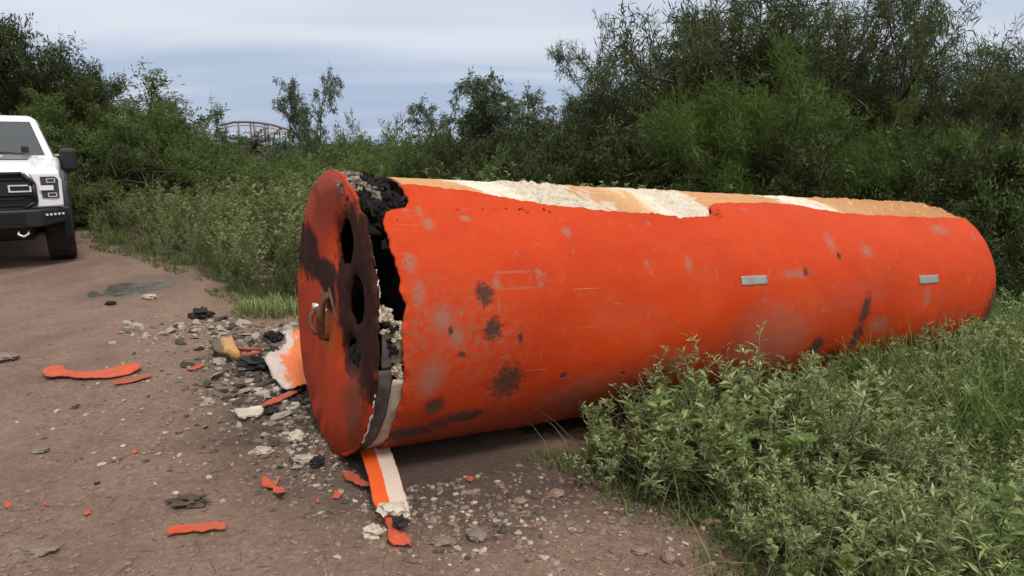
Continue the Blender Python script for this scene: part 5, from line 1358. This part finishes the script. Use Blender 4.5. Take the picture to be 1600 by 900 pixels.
# right-hand foreground thicket
RB = [ground_at(*p) for p in [(868, 712), (905, 742), (960, 775), (1050, 818), (1120, 850), (1150, 905)]]
def in_right(x, y):
    t = (x - TX) * AH[0] + (y - TY) * AH[1]; q = (x - TX) * AH[1] - (y - TY) * AH[0]      # q > 0: viewer's side of the tank
    if q < 0.30 and t < TL + 0.15: return None
    # left boundary in the ground plane: from RB[0] down to RB[-1]
    P = sorted([(p.y, p.x) for p in RB]); yy = y
    bx = P[0][1] if yy <= P[0][0] else P[-1][1]
    for (a, b), (c, d) in zip(P, P[1:]):
        if a <= yy <= c: bx = b + (d - b) * (yy - a) / max(1e-6, c - a)
    if yy > P[-1][0]: bx = P[-1][1] + (yy - P[-1][0]) * 1.2
    return x - bx
spots = []; tries = 0
while len(spots) < 290 and tries < 40000:
    tries += 1
    x, y = rnd.uniform(0.0, 5.2), rnd.uniform(1.7, 6.6); e = in_right(x, y)
    if e is None or e < 0.0: continue
    if math.hypot(x, y) < 1.9: continue
    px = 800 + FPX * x / (y * math.cos(PITCH) + CAM_H * math.sin(PITCH))
    if px > 1760: continue
    spots.append((x, y, e))
for (x, y, e) in spots:
    t = (x - TX) * AH[0] + (y - TY) * AH[1]; q = (x - TX) * AH[1] - (y - TY) * AH[0]
    s = (0.62 + min(0.55, e * 1.0)) * rnd.uniform(0.75, 1.2)
    if y < 2.9: s *= 0.72
    s *= lerp_tab([(1.9, 1.0), (2.6, 0.66), (3.4, 0.62), (4.1, 0.80)], t)
    where = 'against the tank side' if q < 0.75 else 'at the dirt edge' if e < 0.35 else 'near the lower right corner' if (y < 2.9 and x > 1.2) else 'near the far tank end' if t > 4.0 else 'in the middle of the thicket'
    hs = 'tall' if s > 0.85 else 'short'
    if rnd.random() < 0.14: place(rnd.choice(WB_), x, y, s * 1.1, rnd.uniform(0, 6.28), 'broad_leaved_weed', hs + ' broad leaved weed in front of the tank, ' + where, 'broad leaved weeds in front of the tank')
    elif rnd.random() < 0.08: place(WD_[0], x, y, s * 1.1, rnd.uniform(0, 6.28), 'dried_weed', hs + ' dried brown weed in front of the tank, ' + where, 'dried weeds in front of the tank')
    else: place(rnd.choice(WR), x, y, s, rnd.uniform(0, 6.28), 'narrow_leaved_weed', hs + ' narrow leaved weed in front of the tank, ' + where, 'narrow leaved weeds in front of the tank', tx=rnd.gauss(0, 0.12), ty=rnd.gauss(0, 0.12))
rest = []
while len(rest) < 300:
    x, y = rnd.uniform(0.0, 5.5), rnd.uniform(1.7, 7.0); e = in_right(x, y)
    if e is None or e < 0.02 or math.hypot(x, y) < 1.9: continue
    rest.append((x, y, (0.30 + min(0.30, e * 0.5)) * rnd.uniform(0.7, 1.2), rnd.uniform(0, 6.28), rnd.randrange(6)))
mass('undergrowth', WR, rest, 'low tangle of narrow leaves under the weeds', [L_MID])

# grasses: long dark blades past the tank end, short sparse tufts along the edges
def grass(name, spots, H, W, mat, lab, seed, bend=0.6):
    rng = np.random.default_rng(seed); n = len(spots); P = np.array([(x, y, tz(x, y) - 0.01) for x, y, s in spots]); s = np.array([q[2] for q in spots])
    a = rng.uniform(0, 6.28, n); o_ = np.stack([np.cos(a), np.sin(a), np.zeros(n)], 1); h = (H * s * rng.uniform(0.6, 1.25, n))[:, None]; b = (bend * rng.uniform(0.3, 1.4, n))[:, None]
    S = np.stack([-np.sin(a), np.cos(a), np.zeros(n)], 1) * (W * rng.uniform(0.6, 1.3, n))[:, None] / 2
    zc = np.array([0, 0, 1.0]); rows = []
    for f, w in ((0, 1), (0.4, 0.9), (0.75, 0.6), (1.0, 0.05)):
        c = P + zc * h * (f - 0.35 * np.minimum(b, 1.2) * f * f) + o_ * h * b * f * f; rows += [c - S * w, c + S * w]
    V = np.stack(rows, 1).reshape(-1, 3); base = np.arange(n)[:, None] * 8
    F = np.vstack([base + np.array([[0, 1, 3, 2]]), base + np.array([[2, 3, 5, 4]]), base + np.array([[4, 5, 7, 6]])])
    o = obj(name, np_mesh(name, V, F, [mat], {'rnd': ('FLOAT', np.repeat(rng.random(n), 8))})); tag(o, lab, None, None, 'stuff'); return o
sp = []
while len(sp) < 9000:
    x, y = rnd.uniform(2.2, 6.5), rnd.uniform(3.2, 8.0)
    t = (x - TX) * AH[0] + (y - TY) * AH[1]; q = (x - TX) * AH[1] - (y - TY) * AH[0]
    if on_tank(x, y, 0.02): continue
    if t < TL * 0.88 and q < 0.3: continue
    if q > 2.6: continue
    sp.append((x, y, 1.0))
grass('long_grass', sp, 0.62, 0.010, L_GRASS, 'long drooping green grass past the far end of the tank', 5)
sp = []; tries = 0
while len(sp) < 5200 and tries < 90000:
    tries += 1; x, y = rnd.uniform(-0.3, 3.5), rnd.uniform(1.6, 4.6); e = in_right(x, y)
    if e is None or e < -0.30 or e > 0.9: continue
    if rnd.random() > min(1.0, (e + 0.30) / 0.35) or fbm(x * 3, y * 3, 2, 3) < -0.15: continue
    sp.append((x, y, min(1.0, 0.35 + (e + 0.3) * 0.8)))
grass('short_grass', sp, 0.11, 0.006, L_GRASS, 'short sparse grass creeping out from the weeds', 6, 0.9)
sp = []; tries = 0
while len(sp) < 5000 and tries < 120000:
    tries += 1; x, y = rnd.uniform(-9, 0.2), rnd.uniform(4.3, 13); d = side_of(LB, x, y)
    if on_tank(x, y, 0.05) or d < -0.18 or d > 1.0 or fbm(x * 2.2, y * 2.2, 5, 3) < -0.1: continue
    sp.append((x, y, 0.7 + 0.5 * max(0, d)))
grass('bank_grass', sp, 0.13, 0.009, L_MID, 'short grass and seedlings fringing the bank of weeds', 7, 0.8)
g0 = ground_at(428, 490); sp = [(rnd.gauss(g0.x, 0.17), rnd.gauss(g0.y, 0.13), rnd.uniform(0.5, 1.1)) for _ in range(700)]
grass('grass_tuft', sp, 0.20, 0.010, L_WEED, 'dark green tuft between the weeds and the torn sheet', 8, 0.7)
sp = []
while len(sp) < 350:
    x, y = rnd.uniform(0.2, 3.0), rnd.uniform(1.9, 4.2); e = in_right(x, y)
    if e is None or e < -0.1: continue
    sp.append((x, y, 1.0))
grass('dry_stalks', sp, 0.45, 0.004, L_DRY, 'thin dry straw stalks leaning through the weeds', 9, 0.9)

# leaf mould, with shade under plants and tank painted into the soil colour
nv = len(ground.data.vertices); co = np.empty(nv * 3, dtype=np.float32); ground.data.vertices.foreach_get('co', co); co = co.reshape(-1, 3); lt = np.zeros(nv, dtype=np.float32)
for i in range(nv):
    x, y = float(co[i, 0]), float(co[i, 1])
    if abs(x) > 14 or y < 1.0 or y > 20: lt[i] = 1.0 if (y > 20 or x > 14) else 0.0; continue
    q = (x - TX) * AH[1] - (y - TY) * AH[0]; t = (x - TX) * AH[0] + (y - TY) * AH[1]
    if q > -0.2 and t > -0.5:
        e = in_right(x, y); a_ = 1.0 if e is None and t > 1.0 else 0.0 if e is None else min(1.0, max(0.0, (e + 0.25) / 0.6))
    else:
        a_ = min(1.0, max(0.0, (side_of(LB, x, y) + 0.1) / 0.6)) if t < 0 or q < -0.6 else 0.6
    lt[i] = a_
at_ = ground.data.attributes.new('litter_shade', 'FLOAT', 'POINT'); at_.data.foreach_set('value', lt)
